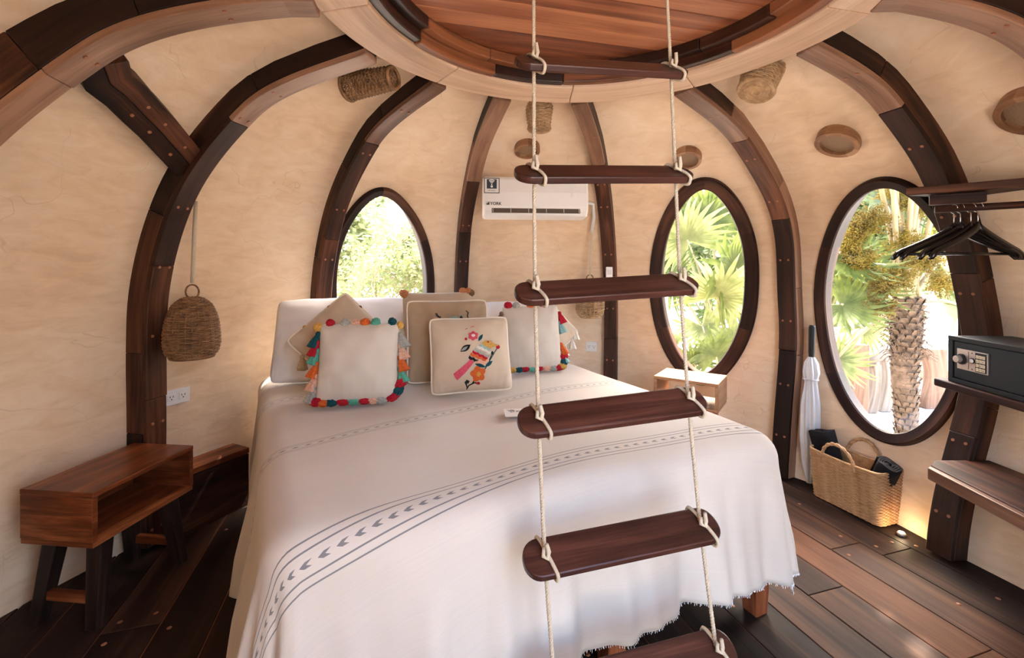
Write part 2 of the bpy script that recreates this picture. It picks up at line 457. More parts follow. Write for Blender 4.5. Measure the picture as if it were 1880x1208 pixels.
# windows: outline on the wall as short Fourier series of s and z (s counts along the ribs), and the frame width
WSER = {2: ([2.4041, .3041, -.047, .0295, .0042, .0144, .005, .0002, -.0001, -.0049, -.0005], [1.0992, -.008, .6253, .0103, .019, -.0003, .0062, -.0008, .0019, .0002, 0]),
        4: ([4.5405, .2109, .0275, -.0184, 0, .0093, -.0048, .003, -.0006, -.0021, .0003], [1.1467, .0044, .6144, .0098, -.0126, -.0008, .0054, -.0007, -.0011, -.0001, -.0002]),
        5: ([5.5785, .3475, .013, -.0558, .012, .0002, .002, .0029, .0028, -.0019, .0028], [1.0179, .0225, .6247, -.0025, -.0353, .0014, .0096, .0001, -.0002, .0004, 0])}
WFW = {2: .060, 4: .085, 5: .058}
WIN = {i: (WSER[i][0][0], WSER[i][0][1], WSER[i][1][0], WSER[i][1][2], i, 0, WFW[i]) for i in WSER}
def win_loop(w, t, grow=0.):
    cs, cz = WSER[w[4]]; s, z = cs[0], cz[0]
    for m in range(1, 6):
        c, q = math.cos(m * t), math.sin(m * t); s += cs[2 * m - 1] * c + cs[2 * m] * q; z += cz[2 * m - 1] * c + cz[2 * m] * q
    hw = (surf(w[0] + w[1], w[2]) - surf(w[0] - w[1], w[2])).length / 2
    return w[0] + (s - w[0]) * (1 + grow / hw), w[2] + (z - w[2]) * (1 + grow / w[3])

WNAMES = ['wall_left', 'wall_left_back', 'wall_back_left', 'wall_back', 'wall_back_right', 'wall_right_back', 'wall_right', 'wall_right_front',
          'wall_front_right', 'wall_door_right', 'wall_door_left', 'wall_front_left', 'wall_left_front']
for i, nm in enumerate(WNAMES):
    V = []; Fc = []; U = []
    if i in WIN:
        w = WIN[i]; N = 112; R = 12; z0, z1 = -.04, ZT; zc = w[2]
        cs = w[0]
        loop = [win_loop(w, 2 * PI * k / N, w[6] * .45) for k in range(N)]
        outer = []
        for (s, z) in loop:
            ds, dz = s - cs, z - zc
            k = min(((i + 1 - cs) / ds if ds > 1e-9 else 1e9), ((i - cs) / ds if ds < -1e-9 else 1e9), ((z1 - zc) / dz if dz > 1e-9 else 1e9), ((z0 - zc) / dz if dz < -1e-9 else 1e9))
            outer.append([cs + ds * k, zc + dz * k])
        for c in ((i, z0), (i + 1, z0), (i, z1), (i + 1, z1)):
            j = min(range(N), key=lambda k: (outer[k][0] - c[0])**2 + ((outer[k][1] - c[1]) / 2.2)**2); outer[j] = list(c)
        for r in range(R + 1):
            f = (r / R)**1.25
            for k in range(N):
                s = lerp(loop[k][0], outer[k][0], f); z = lerp(loop[k][1], outer[k][1], f)
                V.append(surf(s, z)); U.append((s, z))
        for r in range(R):
            for k in range(N):
                l = (k + 1) % N; Fc.append((r * N + k, (r + 1) * N + k, (r + 1) * N + l, r * N + l))
    else:
        zlo = 2.0 if i == 9 else -.04
        nu, nv = 14, (6 if i == 9 else 44)
        for a in range(nu + 1):
            for b in range(nv + 1):
                s = i + a / nu; z = lerp(zlo, ZT, b / nv); V.append(surf(s, z)); U.append((s, z))
        for a in range(nu):
            for b in range(nv):
                n = a * (nv + 1) + b; Fc.append((n, n + nv + 1, n + nv + 2, n + 1))
    me = mesh(nm, V, Fc, U, True)
    # face the room
    p0 = me.polygons[len(me.polygons) // 2]
    if p0.normal.dot(Vector((.2, 1.5, 1.1)) - p0.center) < 0: me.flip_normals()
    o = obj(nm, me, M['plaster']); o['kind'] = 'structure'
    m = o.modifiers.new('thickness', 'SOLIDIFY'); m.thickness = .055; m.offset = -1

# windows: timber frame pieces and a pane, all following the curve of the wall
for wi, (i, w) in enumerate(sorted(WIN.items())):
    root = empty('window_%d' % (wi + 1), surf(w[0], w[2] - w[3])); root['kind'] = 'structure'
    N = 120; pts = []; out = []; nor = []
    for k in range(N):
        s, z = win_loop(w, 2 * PI * k / N); pts.append(surf(s, z)); nor.append(snorm(s, z))
    for k in range(N):
        tg = (pts[(k + 1) % N] - pts[k - 1]).normalized(); o_ = tg.cross(nor[k]).normalized()
        if o_.dot(pts[k] - surf(w[0], w[2])) < 0: o_ = -o_
        out.append(o_)
    nseg = 6; off = N // 4
    for q in range(nseg):
        ks = [(off + j) % N for j in range(q * N // nseg, (q + 1) * N // nseg + 1)]
        mb = MB(); s_ = 0; rows = []
        for n_, k in enumerate(ks):
            if n_: s_ += (pts[k] - pts[ks[n_ - 1]]).length
            a = pts[k]; fw = w[6]
            prof = [(0, -.075), (0, .018), (.006, .026), (fw - .008, .034), (fw, .026), (fw, -.075)]
            rows.append([(a + out[k] * u + nor[k] * d, (s_, u + d)) for u, d in prof])
        nb = len(rows[0]); n0 = 0
        for r in rows:
            for p, uv in r: mb.v.append(p); mb.u.append(uv)
        for r in range(len(rows) - 1):
            for c in range(nb):
                d = (c + 1) % nb; mb.f.append((r * nb + c, (r + 1) * nb + c, (r + 1) * nb + d, r * nb + d))
        mb.f.append(tuple(range(nb))); mb.f.append(tuple((len(rows) - 1) * nb + c for c in range(nb))[::-1])
        o = mb.build('frame_segment', M['frame'], root, smooth=False, world=True); fix_normals(o.data)
    mb = MB(); R = 8; c0 = surf(w[0], w[2])
    V = []
    for r in range(1, R + 1):
        for k in range(N):
            s, z = win_loop(w, 2 * PI * k / N, .004)
            s2 = lerp(w[0], s, r / R); z2 = lerp(w[2], z, r / R)
            mb.v.append(surf(s2, z2) - snorm(s2, z2) * .03); mb.u.append((s2, z2))
    mb.v.append(c0 - snorm(w[0], w[2]) * .03); mb.u.append((w[0], w[2])); cI = len(mb.v) - 1
    for k in range(N):
        l = (k + 1) % N; mb.f.append((cI, k, l))
        for r in range(R - 1): mb.f.append((r * N + k, (r + 1) * N + k, (r + 1) * N + l, r * N + l))
    mb.build('pane', M['glass'], root, True, world=True)

# timber ribs, each laminated from two side layers and an inner facing
def rib_frames(i, zlo=0., zhi=2.172, n=110):
    bx, by = RIB[i][:2]; tx, ty = rib_top(i); u = Vector((bx - tx, by - ty, 0)).normalized(); v = Vector((-u.y, u.x, 0))
    zs = [zlo + (zhi - zlo) * (1 - (1 - k / n)**1.6) for k in range(n + 1)]
    p = [ribpt(i, z) for z in zs]; out = []; L = 0
    for k in range(n + 1):
        t = (p[min(k + 1, n)] - p[max(k - 1, 0)]).normalized()
        nn = v.cross(t).normalized()
        if nn.dot(-u) + .2 * (-nn.z) < 0: nn = -nn
        if k: L += (p[k] - p[k - 1]).length
        out.append((p[k], nn, v, L))
    if i in (0, 7): out = [(q[0] - q[1] * (.06 * sm((q[3] / L - .62) / .36)), q[1], q[2], q[3]) for q in out]      # slims towards the ring
    tl = .12 if i in (0, 7) else .055; out.append((out[-1][0] - u * tl + Vector((0, 0, .012)), Vector((0, 0, -1)), v, L + tl))     # tail tucked into the ring
    return out
def sweep_box(name, fr, w0, w1, d0, d1, mat, parent, bev=.0025):
    mb = MB()
    for p, n, v, L in fr:
        for a, b in ((w0, d0), (w1, d0), (w1, d1), (w0, d1)):
            mb.v.append(p + v * a + n * b); mb.u.append((L, a + b))
    m = len(fr)
    for k in range(m - 1):
        for c in range(4):
            d = (c + 1) % 4; mb.f.append((4 * k + c, 4 * k + d, 4 * k + 4 + d, 4 * k + 4 + c))
    mb.f.append((3, 2, 1, 0)); mb.f.append((4 * m - 4, 4 * m - 3, 4 * m - 2, 4 * m - 1))
    o = mb.build(name, mat, parent, smooth=False, world=True); fix_normals(o.data)
    if bev: bevel(o, bev, 1, 50)
    return o
def at_len(fr, L):
    for k in range(len(fr) - 1):
        if fr[k + 1][3] >= L:
            f = (L - fr[k][3]) / max(1e-9, fr[k + 1][3] - fr[k][3])
            return (fr[k][0].lerp(fr[k + 1][0], f), fr[k][1].lerp(fr[k + 1][1], f).normalized(), fr[k][2], L)
    return fr[-1]
def cut(fr, a, b):
    r = [at_len(fr, a)] + [q for q in fr if a + 1e-4 < q[3] < b - 1e-4] + [at_len(fr, b)]
    return r
def laminated(root, fr, w, d, seed, facing=.024, n1=5, pegs=True):
    rg = random.Random(seed); L = fr[-1][3]
    for side in (0, 1):
        k = n1 + side; cuts = [0] + sorted((j + .25 * rg.uniform(-1, 1) + (.0 if side else .1)) / k * L for j in range(1, k)) + [L]
        w0, w1 = ((-w / 2, -.0006), (.0006, w / 2))[side]
        for a, b in zip(cuts, cuts[1:]):
            pr_ = rg.uniform(-.003, .0)
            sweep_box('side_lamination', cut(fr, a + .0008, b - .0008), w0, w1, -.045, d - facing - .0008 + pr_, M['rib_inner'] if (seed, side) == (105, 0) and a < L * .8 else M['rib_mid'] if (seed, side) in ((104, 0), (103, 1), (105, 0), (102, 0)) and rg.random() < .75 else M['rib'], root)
    cuts = [0] + sorted((j + .3 * rg.uniform(-1, 1)) / 4 * L for j in range(1, 4)) + [L]
    for a, b in zip(cuts, cuts[1:]):
        ex = rg.uniform(-.001, .003)
        sweep_box('inner_facing', cut(fr, a + .0008, b - .0008), -w / 2 - ex, w / 2 + ex, d - facing, d + rg.uniform(-.002, .002), M['rib_inner'] if a > L * .66 else (M['rib_inner'] if rg.random() < .4 else M['rib_mid']) if a > L * .4 else (M['rib_mid'] if rg.random() < .55 else M['rib']), root)  # paler pieces towards the ring: bounced light painted into the facing colour
    if pegs:
        for j in range(7):
            p, n, v, l = at_len(fr, L * (j + .5 + .3 * rg.uniform(-1, 1)) / 7.5)
            for sx in (-.25, .25):
                c = p + n * (d + .003) + v * (w * sx)
                t = n.orthogonal().normalized(); b2 = n.cross(t)
                mb = MB(); mb.poly([c + (t * math.cos(a) + b2 * math.sin(a)) * .0065 for a in [2 * PI * q / 10 for q in range(10)]])
                mb.tube([c - n * .006, c + n * .0005], .0062, 10)
                mb.build('wooden_peg', M['peg'], root, False, world=True)
RL = {0: ('thick dark timber rib arching across the upper left corner', .165, .095), 1: ('dark timber rib rising behind the red-brown nightstand, propped by a short strut', .100, .092),
      2: ('dark timber rib left of the window behind the pillows', .094, .088), 3: ('slim dark timber rib just left of the air conditioner', .094, .086),
      4: ('slim dark timber rib just right of the air conditioner, holding the remote', .094, .086), 5: ('dark timber rib between the two oval windows on the right', .098, .09),
      6: ('dark timber rib behind the steel safe and the clothes hangers', .100, .092), 7: ('timber rib crossing the top right corner above the clothes shelf', .155, .09),
      9: ('timber rib at the right side of the open doorway', .1, .1), 11: ('timber rib at the left side of the open doorway', .1, .1)}
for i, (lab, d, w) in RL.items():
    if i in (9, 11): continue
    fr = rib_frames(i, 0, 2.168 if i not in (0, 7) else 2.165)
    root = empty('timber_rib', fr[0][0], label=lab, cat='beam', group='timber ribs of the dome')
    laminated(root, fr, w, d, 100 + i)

# short strut between the two left ribs
c_st = [(.20, 1.945), (.31, 1.911), (.43, 1.893), (.558, 1.862), (.68, 1.83), (.80, 1.79), (.90, 1.752), (.985, 1.715)]
pts = [surf(s, z) for s, z in c_st]; nn = [snorm(s, z) for s, z in c_st]
fr = []; L = 0
for k, p in enumerate(pts):
    t = (pts[min(k + 1, len(pts) - 1)] - pts[max(k - 1, 0)]).normalized(); n = (nn[k] - t * nn[k].dot(t)).normalized()
    if k: L += (p - pts[k - 1]).length
    fr.append((p, n, n.cross(t), L))
root = empty('timber_strut', pts[-1], label='short dark timber strut joining the thick corner rib to the rib behind the nightstand', cat='beam')
sweep_box('lower_half', fr, -.07, -.0006, -.05, .082, M['rib'], root); sweep_box('upper_half', fr, .0006, .07, -.05, .085, M['rib'], root)
for l in (.1, .27, .5):
    p, n, v, _ = at_len(fr, L * (l + .3))
    for sx in (-.03, .03):
        c = p + n * .084 + v * sx; MB().tube([c - n * .006, c + n * .002], .0065, 10).build('wooden_peg', M['peg'], root, False, world=True)

# the ring under the loft
ring = empty('ring_beam', (RC[0], RC[1], ZR), label='big round pale timber ring under the loft where all the ribs meet', cat='beam')
def arc_piece(name, r0, r1, z0, z1, a0, a1, mat, parent, flare=0.):
    n = max(6, int((a1 - a0) / math.radians(3))); mb = MB()
    for k in range(n + 1):
        a = lerp(a0, a1, k / n); c, s = math.cos(a), math.sin(a)
        for r, z in ((r0, z0 + flare), (r1, z0), (r1, z1), (r0, z1)):
            mb.v.append(Vector((RC[0] + r * c, RC[1] + r * s, z))); mb.u.append((a * r1, r + z))
    for k in range(n):
        for c in range(4):
            d = (c + 1) % 4; mb.f.append((4 * k + c, 4 * k + d, 4 * k + 4 + d, 4 * k + 4 + c))
    mb.f.append((3, 2, 1, 0)); mb.f.append((4 * n, 4 * n + 1, 4 * n + 2, 4 * n + 3))
    o = mb.build(name, mat, parent, False, world=True); fix_normals(o.data); bevel(o, .005, 2, 50); return o
rg = random.Random(3)
for r0, r1, z0, z1, n, nm, mat, ph, fl in ((RI, RO, ZR, 2.19, 9, 'ring_segment', 'ring', .2, .012), (.722, RI - .001, 2.108, 2.19, 12, 'rim_segment', 'ring_dark', .0, 0), (.680, .721, 2.143, 2.19, 13, 'rim_segment', 'ring_dark', .3, 0)):
    cuts = [ph + 2 * PI * (k + .18 * rg.uniform(-1, 1)) / n for k in range(n)]; cuts.append(cuts[0] + 2 * PI)
    for a, b in zip(cuts, cuts[1:]):
        e = rg.uniform(-.004, .004) if mat == 'ring_dark' else 0
        arc_piece(nm, r0, r1, z0 + e, z1, a + .0012, b - .0012, M[mat], ring, fl)

# loft boards = the ceiling inside the ring
n = 64
cme = prism_me('ceiling', [(RC[0] + .95 * math.cos(2 * PI * k / n), RC[1] + .95 * math.sin(2 * PI * k / n)) for k in range(n)], 2.218, 2.25)
ceil = obj('ceiling', cme, M['loft']); ceil['kind'] = 'structure'
pd = Vector((.97, .243, 0)).normalized(); pq = Vector((-pd.y, pd.x, 0)); bw = .098
for k in range(-9, 10):
    q0, q1 = k * bw, (k + 1) * bw; h = lambda q: math.sqrt(max(0, .93**2 - q * q))
    if max(abs(q0), abs(q1)) > .925: continue
    poly = [pd * -h(q0) + pq * (q0 + .0016), pd * h(q0) + pq * (q0 + .0016), pd * h(q1) + pq * (q1 - .0016), pd * -h(q1) + pq * (q1 - .0016)]
    rz = math.atan2(pd.y, pd.x)
    me = prism_me('ceiling_board', [(p.dot(pd), p.dot(pq) - (q0 + q1) / 2) for p in poly], 0, .026 + random.uniform(-.002, .002))
    c = Vector((RC[0], RC[1], 2.191)) + pq * (q0 + q1) / 2
    o = obj('ceiling_board', me, M['loft'], ceil, loc=c, rot=(0, 0, rz)); bevel(o, .002, 1)

# ------------------------------------------------------------ floor
foot = [surf(k / 8, 0) for k in range(13 * 8)]
fl = obj('floor', prism_me('floor', [(p.x, p.y) for p in foot], -.06, -.006), M['subfloor']); fl['kind'] = 'structure'
fd = Vector((-.288, .958, 0)).normalized(); fq = Vector((fd.y, -fd.x, 0)); fw = .1755; q00 = 1.388
def chord(q):
    v = []
    for a, b in zip(foot, foot[1:] + foot[:1]):
        qa, qb = a.dot(fq) - q, b.dot(fq) - q
        if qa * qb < 0: v.append(lerp(a.dot(fd), b.dot(fd), qa / (qa - qb)))
    return (min(v), max(v)) if len(v) >= 2 else None
peg_me = MB().tube([Vector((0, 0, -.004)), Vector((0, 0, .0006))], .008, 10).build('wooden_peg', M['peg'])
peg_mesh = peg_me.data; bpy.data.objects.remove(peg_me)
rg = random.Random(11)
for k in range(-16, 8):
    q = q00 + (k + .5) * fw; cs = [c for c in (chord(q - fw * .45), chord(q), chord(q + fw * .45)) if c]
    if not cs: continue
    a, b = min(c[0] for c in cs) - .01, max(c[1] for c in cs) + .01
    cuts = [a, b]
    if b - a > 1.2: cuts = [a, lerp(a, b, rg.uniform(.3, .7)), b]
    for c0, c1 in zip(cuts, cuts[1:]):
        Ln = c1 - c0 - .003
        me = box_me('floor_plank', Ln, fw - .0042, .006)
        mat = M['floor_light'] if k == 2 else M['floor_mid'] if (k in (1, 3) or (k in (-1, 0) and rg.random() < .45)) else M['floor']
        ctr = fd * ((c0 + c1) / 2) + fq * q; ctr.z = -.003 + rg.uniform(-.0006, .0003)
        o = obj('floor_plank', me, mat, fl, loc=ctr, rot=(0, 0, math.atan2(fd.y, fd.x))); bevel(o, .0014, 1)
        for x in (-.5 * Ln + .05, -.12 * Ln, .22 * Ln, .5 * Ln - .05):
            if rg.random() < .75:
                for y in (-.05, .05):
                    if rg.random() < .6:
                        pg = obj('wooden_peg', peg_mesh, None, o, loc=(x + rg.uniform(-.01, .01), y, .0031))

# ------------------------------------------------------------ bed
BW, BL, BH = 1.60, 1.78, .65
BROT = math.radians(23.5)
bed_loc = Vector((.97 - BW / 2 * math.cos(BROT), 1.58 - BW / 2 * math.sin(BROT), 0))
bed = empty('bed', bed_loc, (0, 0, BROT), 'wide bed with a red-brown timber frame in the middle of the round room', 'bed')
mm = obj('mattress', prism_me('mattress', [(BW / 2 - .05, .03), (BW / 2 - .05, BL - .03), (-BW / 2 - .12, BL - .03), (-BW / 2 + .05, .03)], .325, .625), M['mattress'], bed); bevel(mm, .05, 4)
def wide(b): return BW + .03 + .18 * min(max(b / BL, 0), 1)      # the cover spreads a little towards the head
def rail(name, poly, y0, y1, parent, along='x'):
    n = len(poly)
    v = [((p[0], y0, p[1]) if along == 'x' else (y0, p[0], p[1])) for p in poly] + [((p[0], y1, p[1]) if along == 'x' else (y1, p[0], p[1])) for p in poly]
    f = [tuple(range(n)), tuple(range(n, 2 * n))[::-1]] + [(i, (i + 1) % n, n + (i + 1) % n, n + i) for i in range(n)]
    o = obj(name, fix_normals(mesh(name, v, f)), M['bedwood'], parent); bevel(o, .004); return o
def arch(x0, x1, zt, zb, rise, n=14):
    top = [(x1, zt), (x0, zt)]
    bot = [(lerp(x0, x1, k / n), zb + rise * math.sin(PI * k / n)**.6) for k in range(n + 1)]
    return top + bot
rail('foot_rail', arch(-.73, .10, .325, .135, .08), .055, .10, bed); rail('foot_rail', arch(.13, .73, .325, .135, .08), .055, .10, bed)
for sx in (-.735, .70): rail('side_rail', [(BL - .1, .325), (.1, .325), (.1, .2), (BL - .1, .2)], sx, sx + .035, bed, 'y')
obj('slat_deck', box_me('slat_deck', BW - .14, BL - .16, .02, (0, BL / 2, .315)), M['bedwood'], bed)
def leg_me(w0, w1, h):
    v = [(w1 / 2 * a, w1 / 2 * b, 0) for a, b in ((-1, -1), (1, -1), (1, 1), (-1, 1))] + [(w0 / 2 * a, w0 / 2 * b, h) for a, b in ((-1, -1), (1, -1), (1, 1), (-1, 1))]
    return mesh('leg', v, [(3, 2, 1, 0), (4, 5, 6, 7)] + [(i, (i + 1) % 4, 4 + (i + 1) % 4, 4 + i) for i in range(4)])
lm = leg_me(.085, .058, .33)
for x, y in ((.735, .085), (.11, .085), (-.735, .085), (.7, BL - .1), (-.7, BL - .1)):
    bevel(obj('leg', lm, M['bedwood'], bed, loc=(x, y, 0)), .004)

# bedspread: one draped cloth
def spread_pt(a, b):
    """a: metres from the right mattress edge leftwards, b: metres from the foot edge headwards (cloth coordinates)"""
    R = .085; WB = wide(b); ca = min(max(a, R), WB - R); cb = max(b, R)
    ea, eb = a - ca, b - cb; q = math.hypot(ea, eb)
    z = BH + .006 * math.sin(3.1 * a + 1) * math.sin(2.7 * b) + .004 * math.sin(9 * a + 4 * b)
    if q < 1e-9: return Vector((BW / 2 - a, b, z))
    n = (abs(ea)**3.2 + abs(eb)**3.2)**(1 / 3.2); dx, dy = ea / q, eb / q
    ar = R * PI / 2
    if n < ar: out, down = R * math.sin(n / R), R * (1 - math.cos(n / R))
    else:
        e = n - ar; fl = (.15 if a < R else lerp(.13, .02, sm((b - .6) / .7))) if eb == 0 else .14
        per = (b if abs(ea) > 1e-9 and abs(eb) < 1e-9 else -a if abs(ea) < 1e-9 else 0) + math.atan2(abs(eb), abs(ea) + 1e-9) * .25
        if a < R: per += 3.7
        amp = min(1, e / .3)
        fold = amp * (.017 * math.sin(2 * PI * per / .31 + .8) + .011 * math.sin(2 * PI * per / .173 + 2.0) + .006 * math.sin(2 * PI * per / .09))
        out = R + e * fl + fold; down = R + e * .985
        if a > WB - R and b > 1.0: out = min(out, R + .02 + e * .02 + .012 * math.sin(b * 21) * amp)
    zz = max(z - down, .025)
    return Vector((BW / 2 - (ca + dx * out), cb + dy * out, zz))
def stripe_v(a, b):
    u = min(max(a, 0), 1.68); f = min(max((b - .1) / .77, 0), 1)
    p, q = lerp(.246, .01, f), lerp(-.207, -.155, f); return b - (p * u + q * u * u)
dropR, dropL, dropF = .405, .47, .405
mb = MB(); NA, NB = 150, 140
def cloth(i, j):
    b = lerp(-dropF, BL - .01, j); a = lerp(-dropR, wide(b) + dropL, i); b = lerp(-dropF, BL - .01, j)
    # gently uneven hem
    if a < 0: a *= 1 + .035 * math.sin(b * 9)
    w_ = wide(b)
    if a > w_: a = w_ + (a - w_) * (1 + .04 * math.sin(b * 7 + 1))
    if b < 0: b *= 1 + .035 * math.sin(a * 8 + .5)
    return a, b
mb.grid(lambda i, j: spread_pt(*cloth(i, j)), NA, NB, uvf=lambda i, j: (cloth(i, j)[0], stripe_v(*cloth(i, j))))
sroot = empty('bedspread', bed_loc, (0, 0, BROT), 'cream bedspread with woven blue-grey stripe bands draped over the bed', 'bedspread')
sp = mb.build('cloth', M['spread'], sroot, True)
md = sp.modifiers.new('thickness', 'SOLIDIFY'); md.thickness = .004; md.offset = 1
# short fringe of loose threads along the foot hem
fr_ = MB(); rg = random.Random(5)
for k in range(430):
    i = (k + rg.random()) / 430; a, b = cloth(i, 0); p = spread_pt(a, b)
    d = (spread_pt(a, b) - spread_pt(a, b + .02)).normalized(); d = d + Vector((rg.uniform(-.3, .3), rg.uniform(-.3, .3), 0)); q = p + d * rg.uniform(.003, .008); q.z = max(q.z, .004)
    fr_.tube([p, q], .0009, 3)
o = fr_.build('fringe', M['white'], sroot, False); o['kind'] = 'stuff'

# ------------------------------------------------------------ pillows and cushions
def cushion_fn(W, H, T, pinch=.055, seed=0, wr=.004, rot=0.):
    rg = random.Random(seed); ph = [rg.uniform(0, 6.28) for _ in range(6)]
    cr, sr = math.cos(rot), math.sin(rot)
    def f(u, v, side):
        x = W / 2 * u * (1 - pinch * (1 - v * v)); z = H / 2 * v * (1 - pinch * (1 - u * u))
        h = max(0, (1 - u * u)) * max(0, (1 - v * v))
        y = T / 2 * h**.5 * 1.25
        cn = 1 - .045 * (u * v)**8 - .02 * (u * v)**2; x *= cn; z *= cn
        edge = (abs(u)**3 + abs(v)**3) * .5
        y += wr * h**.25 * (math.sin(9 * u + ph[0]) * math.sin(5 * v + ph[1]) + edge * 1.4 * math.sin(26 * u * (1 - .4 * v) + ph[2]) * abs(v) + edge * 1.4 * math.sin(24 * v * (1 + .3 * u) + ph[3]) * abs(u))
        X = x * cr - z * sr; Z = x * sr + z * cr
        zz = abs(W * sr) / 2 * (.93 if rot == 0 else .965) + abs(H * cr) / 2
        return Vector((X, side * max(y, .0), Z + zz))
    return f
def cushion_body(f, mat, root, name='cover', n=34):
    mb = MB()
    def par(t): return math.sin((t - .5) * PI) * .35 + (2 * t - 1) * .65
    mb.grid(lambda i, j: f(par(i), par(j), -1), n, n); mb.grid(lambda i, j: f(par(i), par(j), 1), n, n)
    me = mesh(name, mb.v, mb.f, mb.u, True)
    bm = bmesh.new(); bm.from_mesh(me); bmesh.ops.remove_doubles(bm, verts=bm.verts, dist=1e-5); bmesh.ops.recalc_face_normals(bm, faces=bm.faces); bm.to_mesh(me); bm.free()
    me.shade_smooth()
    return obj(name, me, mat, root)
def perim(f, k, n=40):
    t = k / n * 4; s = int(t) % 4; x = (t - int(t)) * 2 - 1
    u, v = ((x, -1), (1, x), (-x, 1), (-1, -x))[s]; return f(u, v, -1)
def piping(f, mat, root, r=.0056):
    pts = [perim(f, k, 96) for k in range(96)]; return MB().tube(pts, r, 6, True).build('piping', mat, root)
def cushion(name, base, yaw, tilt, W, H, T, mat, label, seed=0, pipe=None, rot=0., group='pillows and cushions on the bed', cat='cushion', pinch=.055, wr=.004, body='cover'):
    root = empty(name, base, (math.radians(-tilt), 0, math.radians(yaw)), label, cat, group)
    f = cushion_fn(W, H, T, pinch, seed, wr, rot); cushion_body(f, mat, root, body)
    if pipe: piping(f, pipe, root)
    return root, f
def bedpt(px, py, h=BH + .012):
    Y = F * (CH - h) / (py - HY); return Vector(((px - CX) * Y / F, Y, h))

# tassels and pompoms (meshes shared per colour)
def tassel_mesh(col):
    mb = MB(); seg = 10
    mb.lathe([(0, .004), (.006, .002), (.0085, -.005), (.0065, -.011)], seg)
    mb.grid(lambda a, b: (lerp(.0068, .0165, b**.8) * (1 + .16 * math.cos(2 * PI * a * 5)) * math.cos(2 * PI * a), lerp(.0068, .0165, b**.8) * (1 + .16 * math.cos(2 * PI * a * 5)) * math.sin(2 * PI * a), -.011 - .036 * b), 20, 4, True)
    mb.poly([(.012 * math.cos(2 * PI * k / 10), .012 * math.sin(2 * PI * k / 10), -.045) for k in range(10)])
    me = mesh('tassel', mb.v, mb.f, mb.u, True); me.materials.append(M['y_' + col]); return me
def pom_mesh(col, el=1.):
    bm = bmesh.new(); bmesh.ops.create_icosphere(bm, subdivisions=3, radius=.0165); rg = random.Random(col)
    for v in bm.verts: v.co *= rg.uniform(.84, 1.10); v.co.x *= el
    me = bpy.data.meshes.new('pompom'); bm.to_mesh(me); bm.free(); me.materials.append(M['y_' + col]); return me
TM = {}
def yarn(kind, col, parent, loc, rot=(0, 0, 0), s=1.):
    key = (kind, col)
    if key not in TM: TM[key] = tassel_mesh(col) if kind == 'tassel' else pom_mesh(col, 1.55 if kind == 'blob' else 1.)
    o = obj('tassel' if kind == 'tassel' else 'pompom', TM[key], None, parent, loc=loc, rot=rot); s *= 1.22; o.scale = (s, s, s); return o

G1 = 'pillows and cushions on the bed'
pw1, f1 = cushion('pillow', bedpt(648, 697) , 19, 36, .80, .50, .17, M['white'], 'large white pillow at the left, behind the tasselled cushion', 1, None, cat='pillow', pinch=.035, wr=.006, body='pillowcase')
pw2, f2 = cushion('pillow', bedpt(950, 664), 24, 34, .62, .43, .14, M['white'], 'white pillow at the right, behind the small tasselled cushion', 2, None, cat='pillow', pinch=.035, wr=.006, body='pillowcase')
cI, fI = cushion('cushion', bedpt(808, 684), 16, 14, .41, .46, .12, M['tan2'], 'rearmost tan cushion with orange corner tufts, only its top showing', 3, None)
for p, c in (((-1, .99), 'rust'), ((-.93, .93), 'rust'), ((.9, 1), 'rust'), ((1, .97), 'brown'), ((.72, 1), 'rust')): yarn('pom', c, cI, fI(p[0], p[1], -1) + Vector((0, 0, .004)), s=1.1)
cD, fD = cushion('cushion', bedpt(630, 722), 20, 26, .365, .365, .11, M['tan2'], 'tan cushion standing on its corner with brown tassels', 4, M['piping'], rot=math.radians(43))
for k, c in ((3, 'tan'), (6, 'mustard'), (10, 'brown'), (14, 'tan'), (17, 'brown'), (23, 'tan'), (27, 'mustard'), (33, 'tan'), (36, 'brown'), (38, 'white'), (1, 'brown')):
    p = perim(fD, k, 40); yarn('tassel', c, cD, p, (0, 0, 0), 1.15)
cE, fE = cushion('cushion', bedpt(656, 741), 11, 17, .350, .350, .13, M['cream'], 'cream cushion edged with colourful pompoms and tassels, front left', 5)
for u, c in ((-.72, 'red'), (-.36, 'grey'), (-.1, 'pink'), (.12, 'orange'), (.38, 'green'), (.80, 'teal')):
    yarn('pom', c, cE, fE(u, 1, -1) + Vector((0, -.012, .002)), s=1.1 if c in ('green', 'orange', 'grey') else .95)
yarn('pom', 'mustard', cE, fE(-1.0, .96, -1) + Vector((-.012, 0, -.006)), s=1.05); yarn('pom', 'mustard', cE, fE(1, .93, -1) + Vector((.004, 0, 0)), s=.9)
for v, c in ((.72, 'teal'), (.50, 'red'), (.30, 'green'), (-.02, 'orange'), (-.32, 'pink'), (-.6, 'grey')):
    yarn('tassel', c, cE, fE(-1, v, -1) + Vector((-.004, -.004, .006)), (0, .32, 0), 1.2)
for v, c in ((.66, 'grey'), (.36, 'pink'), (.06, 'orange'), (-.22, 'green')):
    yarn('tassel', c, cE, fE(1, v, -1) + Vector((.005, -.004, .006)), (0, -.32, 0), 1.2)
for u, c in ((-.98, 'red'), (-.78, 'orange'), (-.6, 'teal'), (-.32, 'red'), (-.08, 'green'), (.18, 'red'), (.38, 'pink'), (.56, 'grey')):
    yarn('blob', c, cE, fE(u, -1, -1) + Vector((0, -.010, .004)), s=.95)
for (u, dz), c in (((.86, .016), 'red'), ((.98, .03), 'teal'), ((1.06, .062), 'red')): yarn('blob', c, cE, fE(min(u, 1), -1, -1) + Vector(((u - min(u, 1)) * .19, -.008, dz)), (0, -.5, 0), 1.05)
